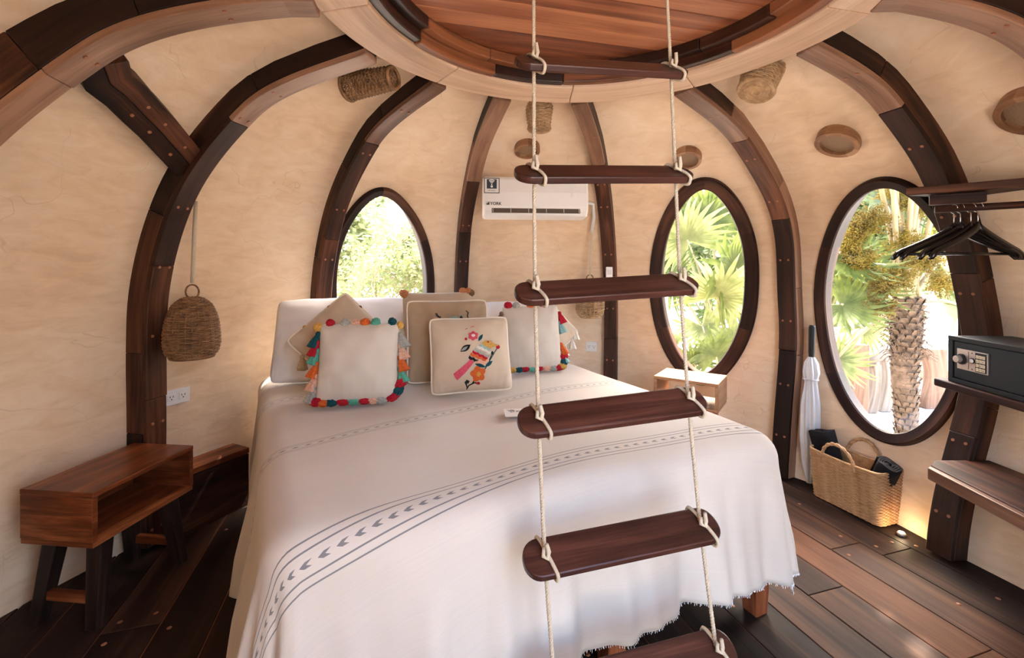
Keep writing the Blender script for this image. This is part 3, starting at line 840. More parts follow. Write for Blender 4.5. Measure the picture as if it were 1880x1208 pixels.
cF, fF = cushion('cushion', bedpt(826, 702), 15, 15, .43, .425, .13, M['tan'], 'larger tan embroidered cushion with piping, behind the bird cushion', 6, M['piping'], wr=.007)
cG, fG = cushion('cushion', bedpt(868, 722), 16, 17, .385, .355, .125, M['tan2'], 'small tan cushion embroidered with a bright bird and flowers, front middle', 7, M['piping'], wr=.005)
cH, fH = cushion('cushion', bedpt(980, 681), 12, 13, .345, .375, .13, M['cream'], 'cream cushion edged with red and mixed tassels, behind the ladder rope at the right', 8)
for u, c in ((-.78, 'red'), (-.5, 'grey'), (.0, 'orange'), (.45, 'red')): yarn('pom', c, cH, fH(u, 1, -1) + Vector((0, -.01, .002)), s=1.15)
for v, c in ((.75, 'brown'), (.4, 'teal'), (.1, 'green'), (-.25, 'orange'), (-.55, 'pink')): yarn('tassel', c, cH, fH(-1, v, -1) + Vector((-.004, -.004, .006)), (0, .3, 0), 1.2)
for v, c in ((.72, 'red'), (.42, 'aqua'), (-.25, 'orange'), (-.5, 'aqua')): yarn('tassel', c, cH, fH(1, v, -1) + Vector((.005, -.004, .006)), (0, -.3, 0), 1.2)
for u, c in ((-.95, 'red'), (-.75, 'mustard'), (-.5, 'teal'), (-.3, 'red'), (-.08, 'green'), (.15, 'red'), (.42, 'pink'), (.65, 'grey'), (.86, 'red'), (1.02, 'mustard')): yarn('blob', c, cH, fH(min(u, 1), -1, -1) + Vector((0, -.010, .006)), s=1.0)
for dz, c in ((.03, 'teal'), (.06, 'red')): yarn('blob', c, cH, fH(1, -1, -1) + Vector((.012, -.006, dz)), s=1.05)
# a pale cushion corner with tassels peeping out behind at the far right
cJ, fJ = cushion('cushion', bedpt(1006, 672), 12, 13, .30, .30, .10, M['tan2'], 'pale cushion corner peeping out behind the right tasselled cushion', 9, M['piping'], rot=math.radians(40))
for k in (6, 8, 11): yarn('tassel', 'white', cJ, perim(fJ, k, 40), s=1.1)

# embroidery: thin stitched patches lying on the cushion front
def quad_uv(corners):
    (ax, ay), (bx, by), (cx, cy), (dx, dy) = corners     # TL TR BL BR in crop pixels
    def g(x, y):
        s, t = .5, .5
        for _ in range(12):
            X = lerp(lerp(ax, bx, s), lerp(cx, dx, s), t); Y = lerp(lerp(ay, by, s), lerp(cy, dy, s), t)
            Xs = lerp(bx - ax, dx - cx, t); Ys = lerp(by - ay, dy - cy, t); Xt = lerp(cx, dx, s) - lerp(ax, bx, s); Yt = lerp(cy, dy, s) - lerp(ay, by, s)
            D = Xs * Yt - Xt * Ys; ex, ey = x - X, y - Y
            s += (ex * Yt - Xt * ey) / D; t += (Xs * ey - ex * Ys) / D
        return 2 * s - 1, 1 - 2 * t
    return g
def stitch(name, poly, g, f, col, root, lift=.0016):
    bm = bmesh.new(); vs_ = []
    for p in poly:
        u, v = g(*p); vs_.append(bm.verts.new((u, v, 0)))
    fc = bm.faces.new(vs_); bmesh.ops.triangulate(bm, faces=[fc])
    for _ in range(2):
        lg = [e for e in bm.edges if e.calc_length() > .07]
        if lg: bmesh.ops.subdivide_edges(bm, edges=lg, cuts=1); bmesh.ops.triangulate(bm, faces=bm.faces)
    for v in bm.verts:
        q = f(v.co.x, v.co.y, -1); q.y -= lift; v.co = q
    me = bpy.data.meshes.new(name); bm.to_mesh(me); bm.free(); me.uv_layers.new(); me.materials.append(M['y_' + col])
    return obj(name, me, None, root)
def ell(cx, cy, a, b, rot=0, n=16):
    r = math.radians(rot); return [(cx + a * math.cos(t) * math.cos(r) - b * math.sin(t) * math.sin(r), cy + a * math.cos(t) * math.sin(r) + b * math.sin(t) * math.cos(r)) for t in [2 * PI * k / n for k in range(n)]]
def leafp(cx, cy, a, b, rot=0, n=8):
    r = math.radians(rot); P_ = [(-a + 2 * a * k / n, b * math.sin(PI * k / n)) for k in range(n + 1)] + [(a - 2 * a * k / n, -b * math.sin(PI * k / n)) for k in range(1, n)]
    return [(cx + x * math.cos(r) - y * math.sin(r), cy + x * math.sin(r) + y * math.cos(r)) for x, y in P_]
def flowerp(cx, cy, r, k=6, d=.22, n=36): return [(cx + r * (1 - d + d * abs(math.sin(k * t / 2))) * math.cos(t) * 1.15, cy + r * (1 - d + d * abs(math.sin(k * t / 2))) * math.sin(t) * 1.15) for t in [2 * PI * q / n for q in range(n)]]
def band(x0, y0, x1, y1, w, n=3, amp=9):
    N = 12; L = math.hypot(x1 - x0, y1 - y0); dx, dy = (x1 - x0) / L, (y1 - y0) / L; nx, ny = -dy, dx; up = []; lo = []
    for k in range(N + 1):
        t = k / N; a = amp * abs(math.sin(PI * n * t))
        up.append((lerp(x0, x1, t) - nx * 0 + nx * a, lerp(y0, y1, t) + ny * a)); lo.append((lerp(x0, x1, t) + nx * (a + w), lerp(y0, y1, t) + ny * (a + w)))
    return up + lo[::-1]
def strip(pts, w):
    a = []; b = []
    for k, p in enumerate(pts):
        q0 = pts[max(k - 1, 0)]; q1 = pts[min(k + 1, len(pts) - 1)]; L = math.hypot(q1[0] - q0[0], q1[1] - q0[1]); nx, ny = -(q1[1] - q0[1]) / L * w / 2, (q1[0] - q0[0]) / L * w / 2
        a.append((p[0] + nx, p[1] + ny)); b.append((p[0] - nx, p[1] - ny))
    return a + b[::-1]
g = quad_uv([(215, 400), (915, 372), (290, 1150), (1045, 1015)])
for nm, poly, col, lf in [('embroidered_tail', [(592, 803), (630, 826), (560, 930), (498, 1003), (470, 975), (453, 945), (520, 880)], 'rose', .0016),
    ('embroidered_band', band(580, 765, 668, 800, 26, 2), 'black', .0016), ('embroidered_band', band(590, 738, 745, 782, 26), 'orange', .0018), ('embroidered_band', band(607, 715, 757, 768, 24), 'red', .002),
    ('embroidered_band', band(625, 690, 770, 750, 24), 'grey', .0022), ('embroidered_band', band(648, 662, 785, 715, 24), 'white', .0024), ('embroidered_band', band(675, 645, 775, 690, 18), 'aqua', .0026),
    ('embroidered_head', [(685, 640), (720, 612), (770, 618), (800, 640), (855, 655), (800, 672), (770, 690), (700, 662)], 'mustard', .0028), ('embroidered_eye', ell(743, 628, 9, 8), 'red', .0034),
    ('embroidered_belly', [(635, 820), (700, 795), (770, 790), (760, 820), (700, 850), (650, 845)], 'pink', .0016),
    ('embroidered_flower', flowerp(598, 576, 42), 'rose', .0016), ('embroidered_centre', ell(600, 572, 18, 15), 'white', .0022), ('embroidered_bud', ell(535, 610, 12, 14), 'red', .0016),
    ('embroidered_leaf', leafp(668, 592, 40, 16, -62), 'teal', .0016), ('embroidered_leaf', leafp(537, 700, 55, 28, -40), 'black', .0016), ('embroidered_leaf', leafp(528, 705, 36, 13, -40), 'grey', .0022),
    ('embroidered_stem', strip([(735, 885), (775, 800), (805, 740), (838, 680)], 9), 'teal', .002), ('embroidered_bud', ell(845, 668, 22, 20), 'red', .0026), ('embroidered_bud', ell(794, 728, 12, 17), 'black', .0024), ('embroidered_stem', strip([(770, 800), (792, 740)], 8), 'black', .002),
    ('embroidered_leaf', leafp(690, 852, 55, 16, 12), 'teal', .002), ('embroidered_leaf', leafp(770, 830, 48, 17, -42), 'teal', .0022),
    ('embroidered_flower', flowerp(680, 930, 64, 5, .3), 'orange', .0024), ('embroidered_centre', ell(685, 930, 19, 22), 'mustard', .003),
    ('embroidered_stem', strip([(600, 1075), (612, 1040), (660, 1010), (700, 1015)], 12), 'black', .002), ('embroidered_curl', strip([(605, 1065), (590, 1040), (572, 1015), (585, 995), (608, 1003), (600, 1022)], 11), 'black', .0024), ('embroidered_bud', ell(696, 1012, 17, 13), 'red', .0028), ('embroidered_stem', strip([(640, 1020), (655, 985)], 10), 'black', .0022),
    ('embroidered_sprig', strip([(525, 512), (545, 500)], 6), 'rose', .0016), ('embroidered_sprig', strip([(575, 490), (590, 475), (605, 485)], 6), 'rose', .0016)]:
    stitch(nm, poly, g, fG, col, cG, lf)
g = quad_uv([(80, 170), (850, 155), (95, 1040), (860, 1000)])
for nm, poly, col in [('embroidered_sprig', strip([(335, 320), (370, 355), (400, 410)], 9), 'black'), ('embroidered_sprig', strip([(350, 315), (358, 345)], 7), 'black'), ('embroidered_sprig', strip([(335, 345), (375, 365)], 7), 'black'), ('embroidered_sprig', strip([(385, 350), (380, 375)], 7), 'black'),
    ('embroidered_flower', flowerp(515, 405, 50, 7), 'aqua'), ('embroidered_leaf', leafp(578, 372, 28, 15, -80), 'black'), ('embroidered_curl', strip([(628, 290), (650, 310), (640, 350), (655, 400)], 11), 'black'), ('embroidered_sprig', strip([(400, 330), (460, 300), (520, 330)], 5), 'mustard'), ('embroidered_sprig', strip([(560, 330), (610, 380)], 6), 'aqua')]:
    stitch(nm, poly, g, fF, col, cF)

# ------------------------------------------------------------ printed card on the bed
def text_me(txt, size, bold=False, sx=1.):
    c = bpy.data.curves.new('lettering', 'FONT'); c.body = txt; c.size = size; c.extrude = .0002
    if bold: c.offset = size * .02
    o = bpy.data.objects.new('lettering', c); COL.objects.link(o); bpy.context.view_layer.update()
    dg = bpy.context.evaluated_depsgraph_get(); me = bpy.data.meshes.new_from_object(o.evaluated_get(dg)); bpy.data.objects.remove(o)
    if sx != 1.: me.transform(Matrix.Diagonal((sx, 1, 1, 1)))
    if not me.uv_layers: me.uv_layers.new()
    me.materials.clear(); return me
cp = bedpt(958, 757, BH + .012); card = empty('card', cp, (0, 0, math.radians(6)), 'small white printed card lying on the bed behind a ladder rung', 'card')
box('sheet', .140, .095, .0022, (0, 0, 0), M['paper'], card, .0005)
for txt, x, y in (('THESE', -.058, .024), ('MOST EXTRA ON', -.052, .013), ('BUT ONLY', -.046, .002), ('THE', .040, .030)):
    obj('lettering', text_me(txt, .0105, True), M['ink'], card, loc=(x, y, .0013))

# ------------------------------------------------------------ rope ladder
lad_d = Vector((4.17, 1, .205)).normalized()
front = Vector((.233, -.971, 0)).normalized(); front = (front - lad_d * front.dot(lad_d)).normalized(); upv = lad_d.cross(front); upv = upv if upv.z > 0 else -upv
ladder = empty('rope_ladder', (.3, 1.31, 2.19), label='rope ladder with dark mahogany rungs hanging in front of the bed', cat='ladder')
RG = [(1109, 124, 1.262, 38), (1113.5, 320, 1.222, 33), (1119, 530, 1.188, 29), (1130, 755, 1.148, 30), (1147, 995, 1.10, 30), (1172, 1236, 1.055, 30)]
RLEN, RW, RT = .512, .088, .021
# a rung outline: rectangle with well rounded ends
out2 = []
hw, hl, cr = RW / 2, RLEN / 2, .040
for cx_, cy_, a0 in ((hl - cr, hw - cr, 0), (-hl + cr, hw - cr, 90), (-hl + cr, -hw + cr, 180), (hl - cr, -hw + cr, 270)):
    for k in range(8):
        a = math.radians(a0 + 90 * k / 7); out2.append((cx_ + cr * math.cos(a), cy_ + cr * math.sin(a)))
rung_me = prism_me('rung', out2, -RT / 2, RT / 2); rung_me.materials.append(M['rung'])
ropeL, ropeR = [], []
for k, (px, py, Y, tl) in enumerate(RG):
    c = P(px, py, Y); t = math.radians(tl)
    fdir = front * math.cos(t) - upv * math.sin(t); ndir = upv * math.cos(t) + front * math.sin(t)
    mat = Matrix((lad_d, -fdir, ndir)).transposed().to_4x4(); mat.translation = c
    o = obj('rung', rung_me, None, ladder); o.matrix_local = WM[ladder.name].inverted() @ mat; bevel(o, .004, 2)
    for lst, off in ((ropeL, -hl + .052), (ropeR, hl - .046)):
        q = c + lad_d * off; lst.append((q, fdir, ndir))
for lst, side in ((ropeL, -1), (ropeR, 1)):
    pts = [lst[0][0] + (lst[0][0] - lst[1][0]) * 1.47] + [q[0] for q in lst] + [lst[-1][0] + (lst[-1][0] - lst[-2][0]) * .9]
    pts[0].z = 2.188; pts[-1].z = max(pts[-1].z, .012)
    dense = []
    for a, b in zip(pts, pts[1:]):
        n = max(2, int((b - a).length / .0035))
        dense += [a.lerp(b, i / n) for i in range(n)]
    dense.append(pts[-1]); frs = frames(dense); mb = MB()
    for st in range(3):
        hp = []; L = 0
        for i, p in enumerate(dense):
            if i: L += (p - dense[i - 1]).length
            a = 2 * PI * (L / .021 + st / 3); hp.append(p + (frs[i][0] * math.cos(a) + frs[i][1] * math.sin(a)) * .0026)
        mb.tube(hp, .0029, 5)
    mb.build('rope', M['rope'], ladder, True, world=True)
    MB().lathe([(0, .0), (.02, .0), (.02, -.006), (0, -.006)], 16, pts[0]).build('ceiling_plate', M['rung'], ladder, False, world=True)
    for (q, fd_, nd_) in lst:
        # loop that wraps the rung, crossing its top diagonally, with a hitch on top
        hwx, ht = hw + .005, RT / 2 + .005; loop = []
        for j in range(40):
            a = 2 * PI * j / 40; ca, sa = math.cos(a), math.sin(a)
            x = hwx * math.copysign(abs(ca)**.5, ca); z = ht * math.copysign(abs(sa)**.6, sa)
            loop.append(q + fd_ * x + nd_ * z + lad_d * (.012 * (x / hwx + .4)))
        mb = MB().tube(loop, .0046, 6, True)
        mb.tube([q + nd_ * (ht + .035) - fd_ * .004, q + nd_ * (ht + .012) + lad_d * .006 + fd_ * .002, q + nd_ * (ht + .003) + fd_ * .010 + lad_d * .002, q + nd_ * (ht + .004) - lad_d * .007 + fd_ * .004, q + nd_ * (ht + .016) - lad_d * .004 - fd_ * .006], [.0045, .0056, .006, .0056, .0042], 7)
        mb.build('hitch', M['rope'], ladder, True, world=True)

# ------------------------------------------------------------ nightstands
def nightstand(name, loc, yaw, L, W, H, hb, mats, label, back=True, open_side=1):
    """local y = long axis, the open side faces +x * open_side; the origin is the middle of its base"""
    top_m, leg_m = mats; r = empty(name, loc, (0, 0, yaw), label, 'nightstand', 'nightstands beside the bed'); t = .019; zb = H - hb
    box('top', W, L, t, (0, 0, H - t / 2), top_m, r); box('bottom', W - .004, L - .004, t, (0, 0, zb + t / 2), top_m, r)
    for s in (-1, 1): box('end_panel', W - .002, t, hb - 2 * t, (0, s * (L / 2 - t / 2), zb + hb / 2), top_m, r)
    if back: box('back_panel', .012, L - 2 * t, hb - 2 * t, (-open_side * (W / 2 - .01), 0, zb + hb / 2), top_m, r)
    for sy in (-1, 1):
        for sx in (-1, 1):
            mb = MB(); w = .026; a = Vector((sx * (W / 2 - .055), sy * (L / 2 - .075), zb)); b = Vector((sx * (W / 2 - .03), sy * (L / 2 - .035), 0))
            for c, k in ((a, 1.15), (b, .85)):
                for u, v in ((-1, -1), (1, -1), (1, 1), (-1, 1)): mb.v.append(c + Vector((u * w * k, v * w * k * .8, 0))); mb.u.append((c.z, u * w + v * w * 3))
            mb.f += [(0, 1, 2, 3), (7, 6, 5, 4)] + [(i, 4 + i, 4 + (i + 1) % 4, (i + 1) % 4) for i in range(4)]
            o = mb.build('leg', leg_m, r, False); fix_normals(o.data); bevel(o, .003)
        box('stretcher', W - .10, .022, .032, (0, sy * (L / 2 - .044), .095), top_m, r)
    return r
N0 = Vector((-1.405, 1.515, 0)); ya = -math.radians(6); ux = Vector((math.cos(ya), math.sin(ya), 0)); uy = Vector((-math.sin(ya), math.cos(ya), 0))
ns = nightstand('nightstand', N0 - ux * .14 + uy * .21, ya, .42, .28, .48, .188, (M['stand'], M['stand_leg']), 'low red-brown nightstand with an open shelf on dark legs, at the left wall')
ya2 = math.radians(-38)
nightstand('nightstand', (1.105, 2.80, 0), math.radians(55), .37, .27, .575, .17, (M['stand2'], M['stand2']), 'small sunlit orange-brown nightstand below the oval window, partly behind the bed', back=False)

# low timber ledge against the wall at the head of the bed
mbp = []
for k in range(13):
    s = lerp(1.075, 1.47, k / 12); p = surf(s, .3); n = snorm(s, .3); n.z = 0; n.normalize(); mbp.append((p + n * .012, p + n * .15))
ledge = empty('wall_ledge', mbp[0][1] * Vector((1, 1, 0)) if False else Vector((mbp[0][1].x, mbp[0][1].y, 0)), label='low dark timber ledge along the wall between nightstand and bed', cat='ledge')
for nm, z0, z1, o0, o1 in (('top_board', .272, .30, 0., 1.), ('front_board', .0, .268, .82, .97)):
    mb = MB(); L = 0
    for k, (a, b) in enumerate(mbp):
        if k: L += (b - mbp[k - 1][1]).length
        for f_, z in ((o0, z0), (o1, z0), (o1, z1), (o0, z1)):
            q = a.lerp(b, f_); mb.v.append(Vector((q.x, q.y, z))); mb.u.append((L, f_ * .2 + z))
    n = len(mbp)
    for k in range(n - 1):
        for c in range(4): d = (c + 1) % 4; mb.f.append((4 * k + c, 4 * k + d, 4 * k + 4 + d, 4 * k + 4 + c))
    mb.f += [(3, 2, 1, 0), (4 * n - 4, 4 * n - 3, 4 * n - 2, 4 * n - 1)]
    o = mb.build(nm, M['stand'] if nm == 'top_board' else M['shelf'], ledge, False, world=True); fix_normals(o.data); bevel(o, .004)

# ------------------------------------------------------------ air conditioner
acY = 2.985; acc = P(982, 365, acY); aW, aH, aD = .69, .262, .165
ac = empty('air_conditioner', (acc.x, acc.y, acc.z - aH / 2), (0, 0, math.radians(5)), 'white wall-mounted split air conditioner between the two slim ribs', 'air conditioner')
prof = [(.085, 0), (.03, .0), (-.035, .012), (-.062, .045), (-.070, .075), (-.074, .16), (-.070, aH - .02), (-.055, aH), (.085, aH)]
mb = MB(); n = len(prof)
for x, sh in ((-aW / 2, .012), (-aW / 2 + .012, 0), (aW / 2 - .012, 0), (aW / 2, .012)):
    for y, z in prof: mb.v.append(Vector((x, y + (sh if y < .08 else 0), min(max(z, sh), aH - sh)))); mb.u.append((x, z + y))
for k in range(3):
    for c in range(n): d = (c + 1) % n; mb.f.append((k * n + c, (k + 1) * n + c, (k + 1) * n + d, k * n + d))
mb.f += [tuple(range(n)), tuple(3 * n + c for c in range(n))[::-1]]
o = mb.build('body', M['ac'], ac, False); fix_normals(o.data); bevel(o, .006, 3, 25)
outl = box('air_outlet', .575, .006, .036, (0.0, 0, 0), M['slot'], ac, 0, loc=(0, -.066, .046), rot=(-.28, 0, 0))
for x in (-.28, -.165, -.05, .065, .18, .28): box('louvre', .004, .004, .034, (x, -.0036, 0), M['ac2'], outl, 0)
box('swing_flap', .58, .004, .012, (0, -.066, .022), M['ac'], ac, .001, rot=None)
yf = -.0745
st = box('sticker', .098, .0012, .098, (0, 0, 0), M['ink'], ac, .0, loc=(-.288, yf - .0005, .200))
box('sticker_paper', .089, .0012, .089, (0, -.0008, 0), M['paper'], st, 0)
box('sticker_panel', .064, .0012, .060, (0, -.0016, .010), M['navy'], st, 0)
def arcs(cx, cz, rr, w, y, a0=50, a1=130):
    n = 12; v = [(cx + r * math.cos(math.radians(lerp(a0, a1, k / n))), y, cz + r * math.sin(math.radians(lerp(a0, a1, k / n)))) for k in range(n + 1) for r in (rr - w / 2, rr + w / 2)]
    return v, [(2 * k, 2 * k + 1, 2 * k + 3, 2 * k + 2) for k in range(n)]
for rr in (.012, .020, .028):
    v, f = arcs(0, .008, rr, .0052, -.0026); obj('wifi_arc', mesh('wifi_arc', v, f), M['paper'], st)
v, f = arcs(0, .008, .0022, .0042, -.0026, 0, 360); obj('wifi_dot', mesh('wifi_dot', v, f), M['paper'], st)
v, f = arcs(0, -.006, .004, .0075, -.0026, 0, 360); obj('wifi_hand', mesh('wifi_hand', v, f), M['paper'], st)
obj('lettering', text_me('WIFI READY', .0095), M['ink'], st, loc=(-.026, -.0018, -.035), rot=(PI / 2, 0, 0))
obj('lettering', text_me('YORK', .027, True, 1.0), M['ink'], ac, loc=(-.298, -.0765, .0765), rot=(PI / 2, 0, 0))
box('emblem', .0185, .0015, .018, (-.312, -.0755, .0865), M['ink'], ac, 0); box('emblem_notch', .010, .0015, .006, (-.316, -.0765, .0905), M['paper'], ac, 0)
box('display_light', .016, .0012, .022, (.235, yf - .001, .145), M['paper'], ac, .0005)
# pipe cover leading from the unit to the wall
pp = [acc + Vector((.335, .03, -.02)), acc + Vector((.40, .09, -.02)), acc + Vector((.418, .15, -.10)), acc + Vector((.41, .20, -.2))]
root = empty('pipe_cover', pp[-1], label='thin pale pipe running from the air conditioner down the wall', cat='pipe')
MB().tube(pp, .011, 8).build('pipe', M['ac2'], root, True, world=True)

# ------------------------------------------------------------ things fixed to the plaster
def wall_matrix(s, z, lift=0.):
    p = surf(s, z); n = snorm(s, z); x = Vector((0, 0, 1)).cross(n).normalized(); y = n.cross(x)
    m = Matrix((x, y, n)).transposed().to_4x4(); m.translation = p + n * lift; return m       # local z = into the room, y = up the wall
def wall_empty(name, s, z, label, cat, lift=0., group=None):
    o = empty(name, label=label, cat=cat, group=group); m = wall_matrix(s, z, lift); o.matrix_local = m; WM[o.name] = m; return o
for (s, z, r0, r1, lab) in ((3.426, 2.008, .058, .084, 'round wooden porthole vent on the plaster above the air conditioner'), (4.570, 1.915, .060, .084, 'round wooden porthole vent above the oval window beside the bed'),
                            (5.512, 1.868, .070, .100, 'round wooden porthole vent above the largest oval window'), (6.53, 1.80, .07, .10, 'round wooden porthole vent cut off by the right edge')):
    v = wall_empty('porthole_vent', s, z, lab, 'vent', .020, 'porthole vents'); v.matrix_local = WM[v.name] @ Matrix.Rotation(math.radians(11), 4, 'X')
    n = 8
    for k in range(n):
        mb = MB()
        for q in range(7):
            a = 2 * PI * (k + q / 6) / n - .002 * 0
            for r, h in ((r0, -.09), (r1, -.09), (r1 - .004, .014), (r0 + .003, .014)): mb.v.append(Vector((r * math.cos(a), r * math.sin(a), h))); mb.u.append((a * r1, r + h))
        for q in range(6):
            for c in range(4): d = (c + 1) % 4; mb.f.append((4 * q + c, 4 * q + d, 4 * q + 4 + d, 4 * q + 4 + c))
        mb.f += [(3, 2, 1, 0), (24, 25, 26, 27)]
        o = mb.build('ring_piece', M['vent_ring'], v, False); fix_normals(o.data)
    MB().lathe([(0, -.004), (r0 + .004, -.004), (r0 + .004, -.010), (0, -.010)], 32).build('screen', M['vent_screen'], v, False)
for (s, z, lab) in ((1.168, .622, 'white double wall socket left of the bed beside the rib'), (3.868, .648, 'white double wall socket right of the cushions')):
    v = wall_empty('wall_socket', s, z, lab, 'socket', .006, 'wall sockets')
    W_ = .118 if s < 2 else .082; box('cover_plate', W_, .072, .012, (0, 0, 0), M['ac'], v, .002)
    for x in (-.026, .026) if s < 2 else (-.018, .018):
        face = box('outlet_face', .036 if s < 2 else .03, .030, .003, (x, 0, .0065), M['ac'], v, .0008)
        for dx, dy, sx, sy in ((-.007, .004, .0026, .008), (.007, .004, .0026, .008), (0, -.008, .005, .005)): box('slot', sx, sy, .001, (x + dx, dy, .0083), M['ink'], face, 0)

# remote control in its holder on the rib right of the unit
rp = at_len(rib_frames(4), 1.225); c = rp[0] + rp[1] * .108
rem = empty('remote_control', c, (0, 0, .0), 'white remote control in a holder on the rib below the air conditioner', 'remote')
box('handset', .048, .018, .14, (0, -.006, -.01), M['ac'], rem, .006); box('screen', .032, .002, .038, (0, -.0155, .022), M['ac2'], rem, 0); box('holder', .056, .026, .06, (0, -.004, -.055), M['ac'], rem, .003)

# woven things: rows of zigzag strands around stakes
def weave(rows, stakes, r, amp, samples=3, sides=4):
    """rows: functions of angle t in 0..1 -> (point, outward)"""
    mb = MB(); n = stakes * samples
    for k, fn in enumerate(rows):
        pts = []
        for j in range(n):
            p, o = fn(j / n); ph = PI * (j / samples + k); pts.append(p + o * (amp * math.cos(ph)))
        mb.tube(pts, r, sides, True)
    return mb
def round_rows(profile, nrow, jitter=.0008, seed=0):
    rg = random.Random(seed); fs = []
    Ls = [0]
    for a, b in zip(profile, profile[1:]): Ls.append(Ls[-1] + math.hypot(b[0] - a[0], b[1] - a[1]))
    for k in range(nrow):
        l = Ls[-1] * (k + .5) / nrow; i = max(q for q in range(len(Ls) - 1) if Ls[q] <= l); f = (l - Ls[i]) / (Ls[i + 1] - Ls[i])
        R = lerp(profile[i][0], profile[i + 1][0], f); z = lerp(profile[i][1], profile[i + 1][1], f); dz = rg.uniform(-jitter, jitter); nr = (profile[i + 1][1] - profile[i][1], -(profile[i + 1][0] - profile[i][0])); q = math.hypot(*nr)
        fs.append(lambda t, R=R, z=z + dz, nr=(nr[0] / q, nr[1] / q): (Vector((R * math.cos(2 * PI * t), R * math.sin(2 * PI * t), z)), Vector((nr[0] * math.cos(2 * PI * t), nr[0] * math.sin(2 * PI * t), nr[1]))))
    return fs
def wicker_body(root, profile, nrow, stakes, r, amp, mat, seed=0, rim=True):
    weave(round_rows(profile, nrow, .0008, seed), stakes, r, amp).build('weave', mat, root)
    mb = MB()
    for k in range(stakes):
        a = 2 * PI * (k + .5 / 3 * 0) / stakes
        mb.tube([Vector((R * math.cos(a), R * math.sin(a), z)) for R, z in profile], r * .9, 4)
    mb.build('stakes', mat, root)
    if rim:
        for R, z in (profile[0],):
            MB().tube([Vector(((R + .001) * math.cos(2 * PI * k / 40), (R + .001) * math.sin(2 * PI * k / 40), z)) for k in range(40)], r * 2.2, 6, True).build('rim', mat, root)
# large bell lamp at the left
pc = P(353, 598, 2.04)
lampL = empty('wicker_pendant', (pc.x, pc.y, pc.z - .137), label='bell-shaped brown wicker pendant lamp hanging left of the bed', cat='lamp', group='wicker pendant lamps')
wicker_body(lampL, [(.080, 0), (.098, .020), (.106, .056), (.105, .104), (.100, .151), (.090, .193), (.073, .231), (.048, .254), (.020, .264)], 40, 26, .0040, .0034, M['wicker'], 1)
ringp = [Vector((.030 * math.cos(a), 0, .290 + .032 * math.sin(a))) for a in [2 * PI * k / 24 for k in range(24)]]
MB().tube(ringp, .004, 6, True).build('handle_ring', M['wicker'], lampL)
cord = [Vector((.0, 0, .330)), Vector((.004, .0, .42)), Vector((.006, .005, .56)), Vector((.010, .01, .70))]
MB().tube(cord, .008, 8).build('rope_cord', M['rope'], lampL)
MB().lathe([(0, .19), (.018, .185), (.022, .165), (.015, .14), (0, .135)], 14).build('bulb', M['ac2'], lampL)
# smaller one by the right rib
pc = P(1083, 545, 3.20)
lampR = empty('wicker_pendant', (pc.x, pc.y, pc.z - .14), label='small straw-coloured wicker pendant lamp beside the right slim rib', cat='lamp', group='wicker pendant lamps')
wicker_body(lampR, [(.066, 0), (.088, .02), (.098, .055), (.098, .10), (.094, .15), (.086, .195), (.066, .225), (.03, .245)], 24, 22, .0042, .0034, M['wicker_pale'], 2)
MB().tube([Vector((.024 * math.cos(a), 0, .268 + .028 * math.sin(a))) for a in [2 * PI * k / 20 for k in range(20)]], .004, 6, True).build('handle_ring', M['wicker'], lampR)
MB().tube([Vector((0, 0, .29)), Vector((.012, .0, .55)), Vector((.022, .0, .80))], .006, 7).build('rope_cord', M['rope'], lampR)
# three wicker wall lamps under the ring
def sconce(a, b, r0, r1, mat, label, seed):
    d = (b - a); L = d.length; d.normalize(); x = d.orthogonal().normalized(); m = Matrix((x, d.cross(x), d)).transposed().to_4x4(); m.translation = a
    o = empty('wicker_wall_lamp', label=label, cat='lamp', group='wicker wall lamps under the ring'); o.matrix_local = m; WM[o.name] = m
    pf = [(lerp(r0, r1, k / 6), L * k / 6) for k in range(7)]
    wicker_body(o, pf, int(L / (.0085 if seed < 4 else .0092)), 20, .004 if seed < 4 else .0046, .0034 if seed < 4 else .0026, mat, seed)
    if seed > 3: MB().tube([Vector((r0 * (1 - k / 150) * math.cos(k * .42), r0 * (1 - k / 150) * math.sin(k * .42), -.012 * math.sin(PI / 2 * k / 150))) for k in range(150)], .0052, 5).build('woven_base', mat, o)
    MB().tube([Vector(((r1) * math.cos(2 * PI * k / 30), r1 * math.sin(2 * PI * k / 30), L)) for k in range(30)], .008, 6, True).build('rim', mat, o)
    MB().lathe([(0, L * .75), (.016, L * .7), (.02, L * .55), (.012, L * .4), (0, L * .38)], 12).build('bulb', M['ac2'], o)
sconce(P(640, 160, 2.06), P(722, 143, 1.98), .058, .046, M['wicker'], 'brown wicker cylinder wall lamp at the upper left below the ring', 3)
sconce(P(990, 236, 2.62), P(990, 172, 2.50), .060, .082, M['wicker_pale'], 'straw wicker cone wall lamp above the air conditioner', 4)
sconce(P(1388, 166, 2.02), P(1406, 112, 2.06), .070, .088, M['wicker_pale'], 'straw wicker cone wall lamp below the ring at the upper right', 5)

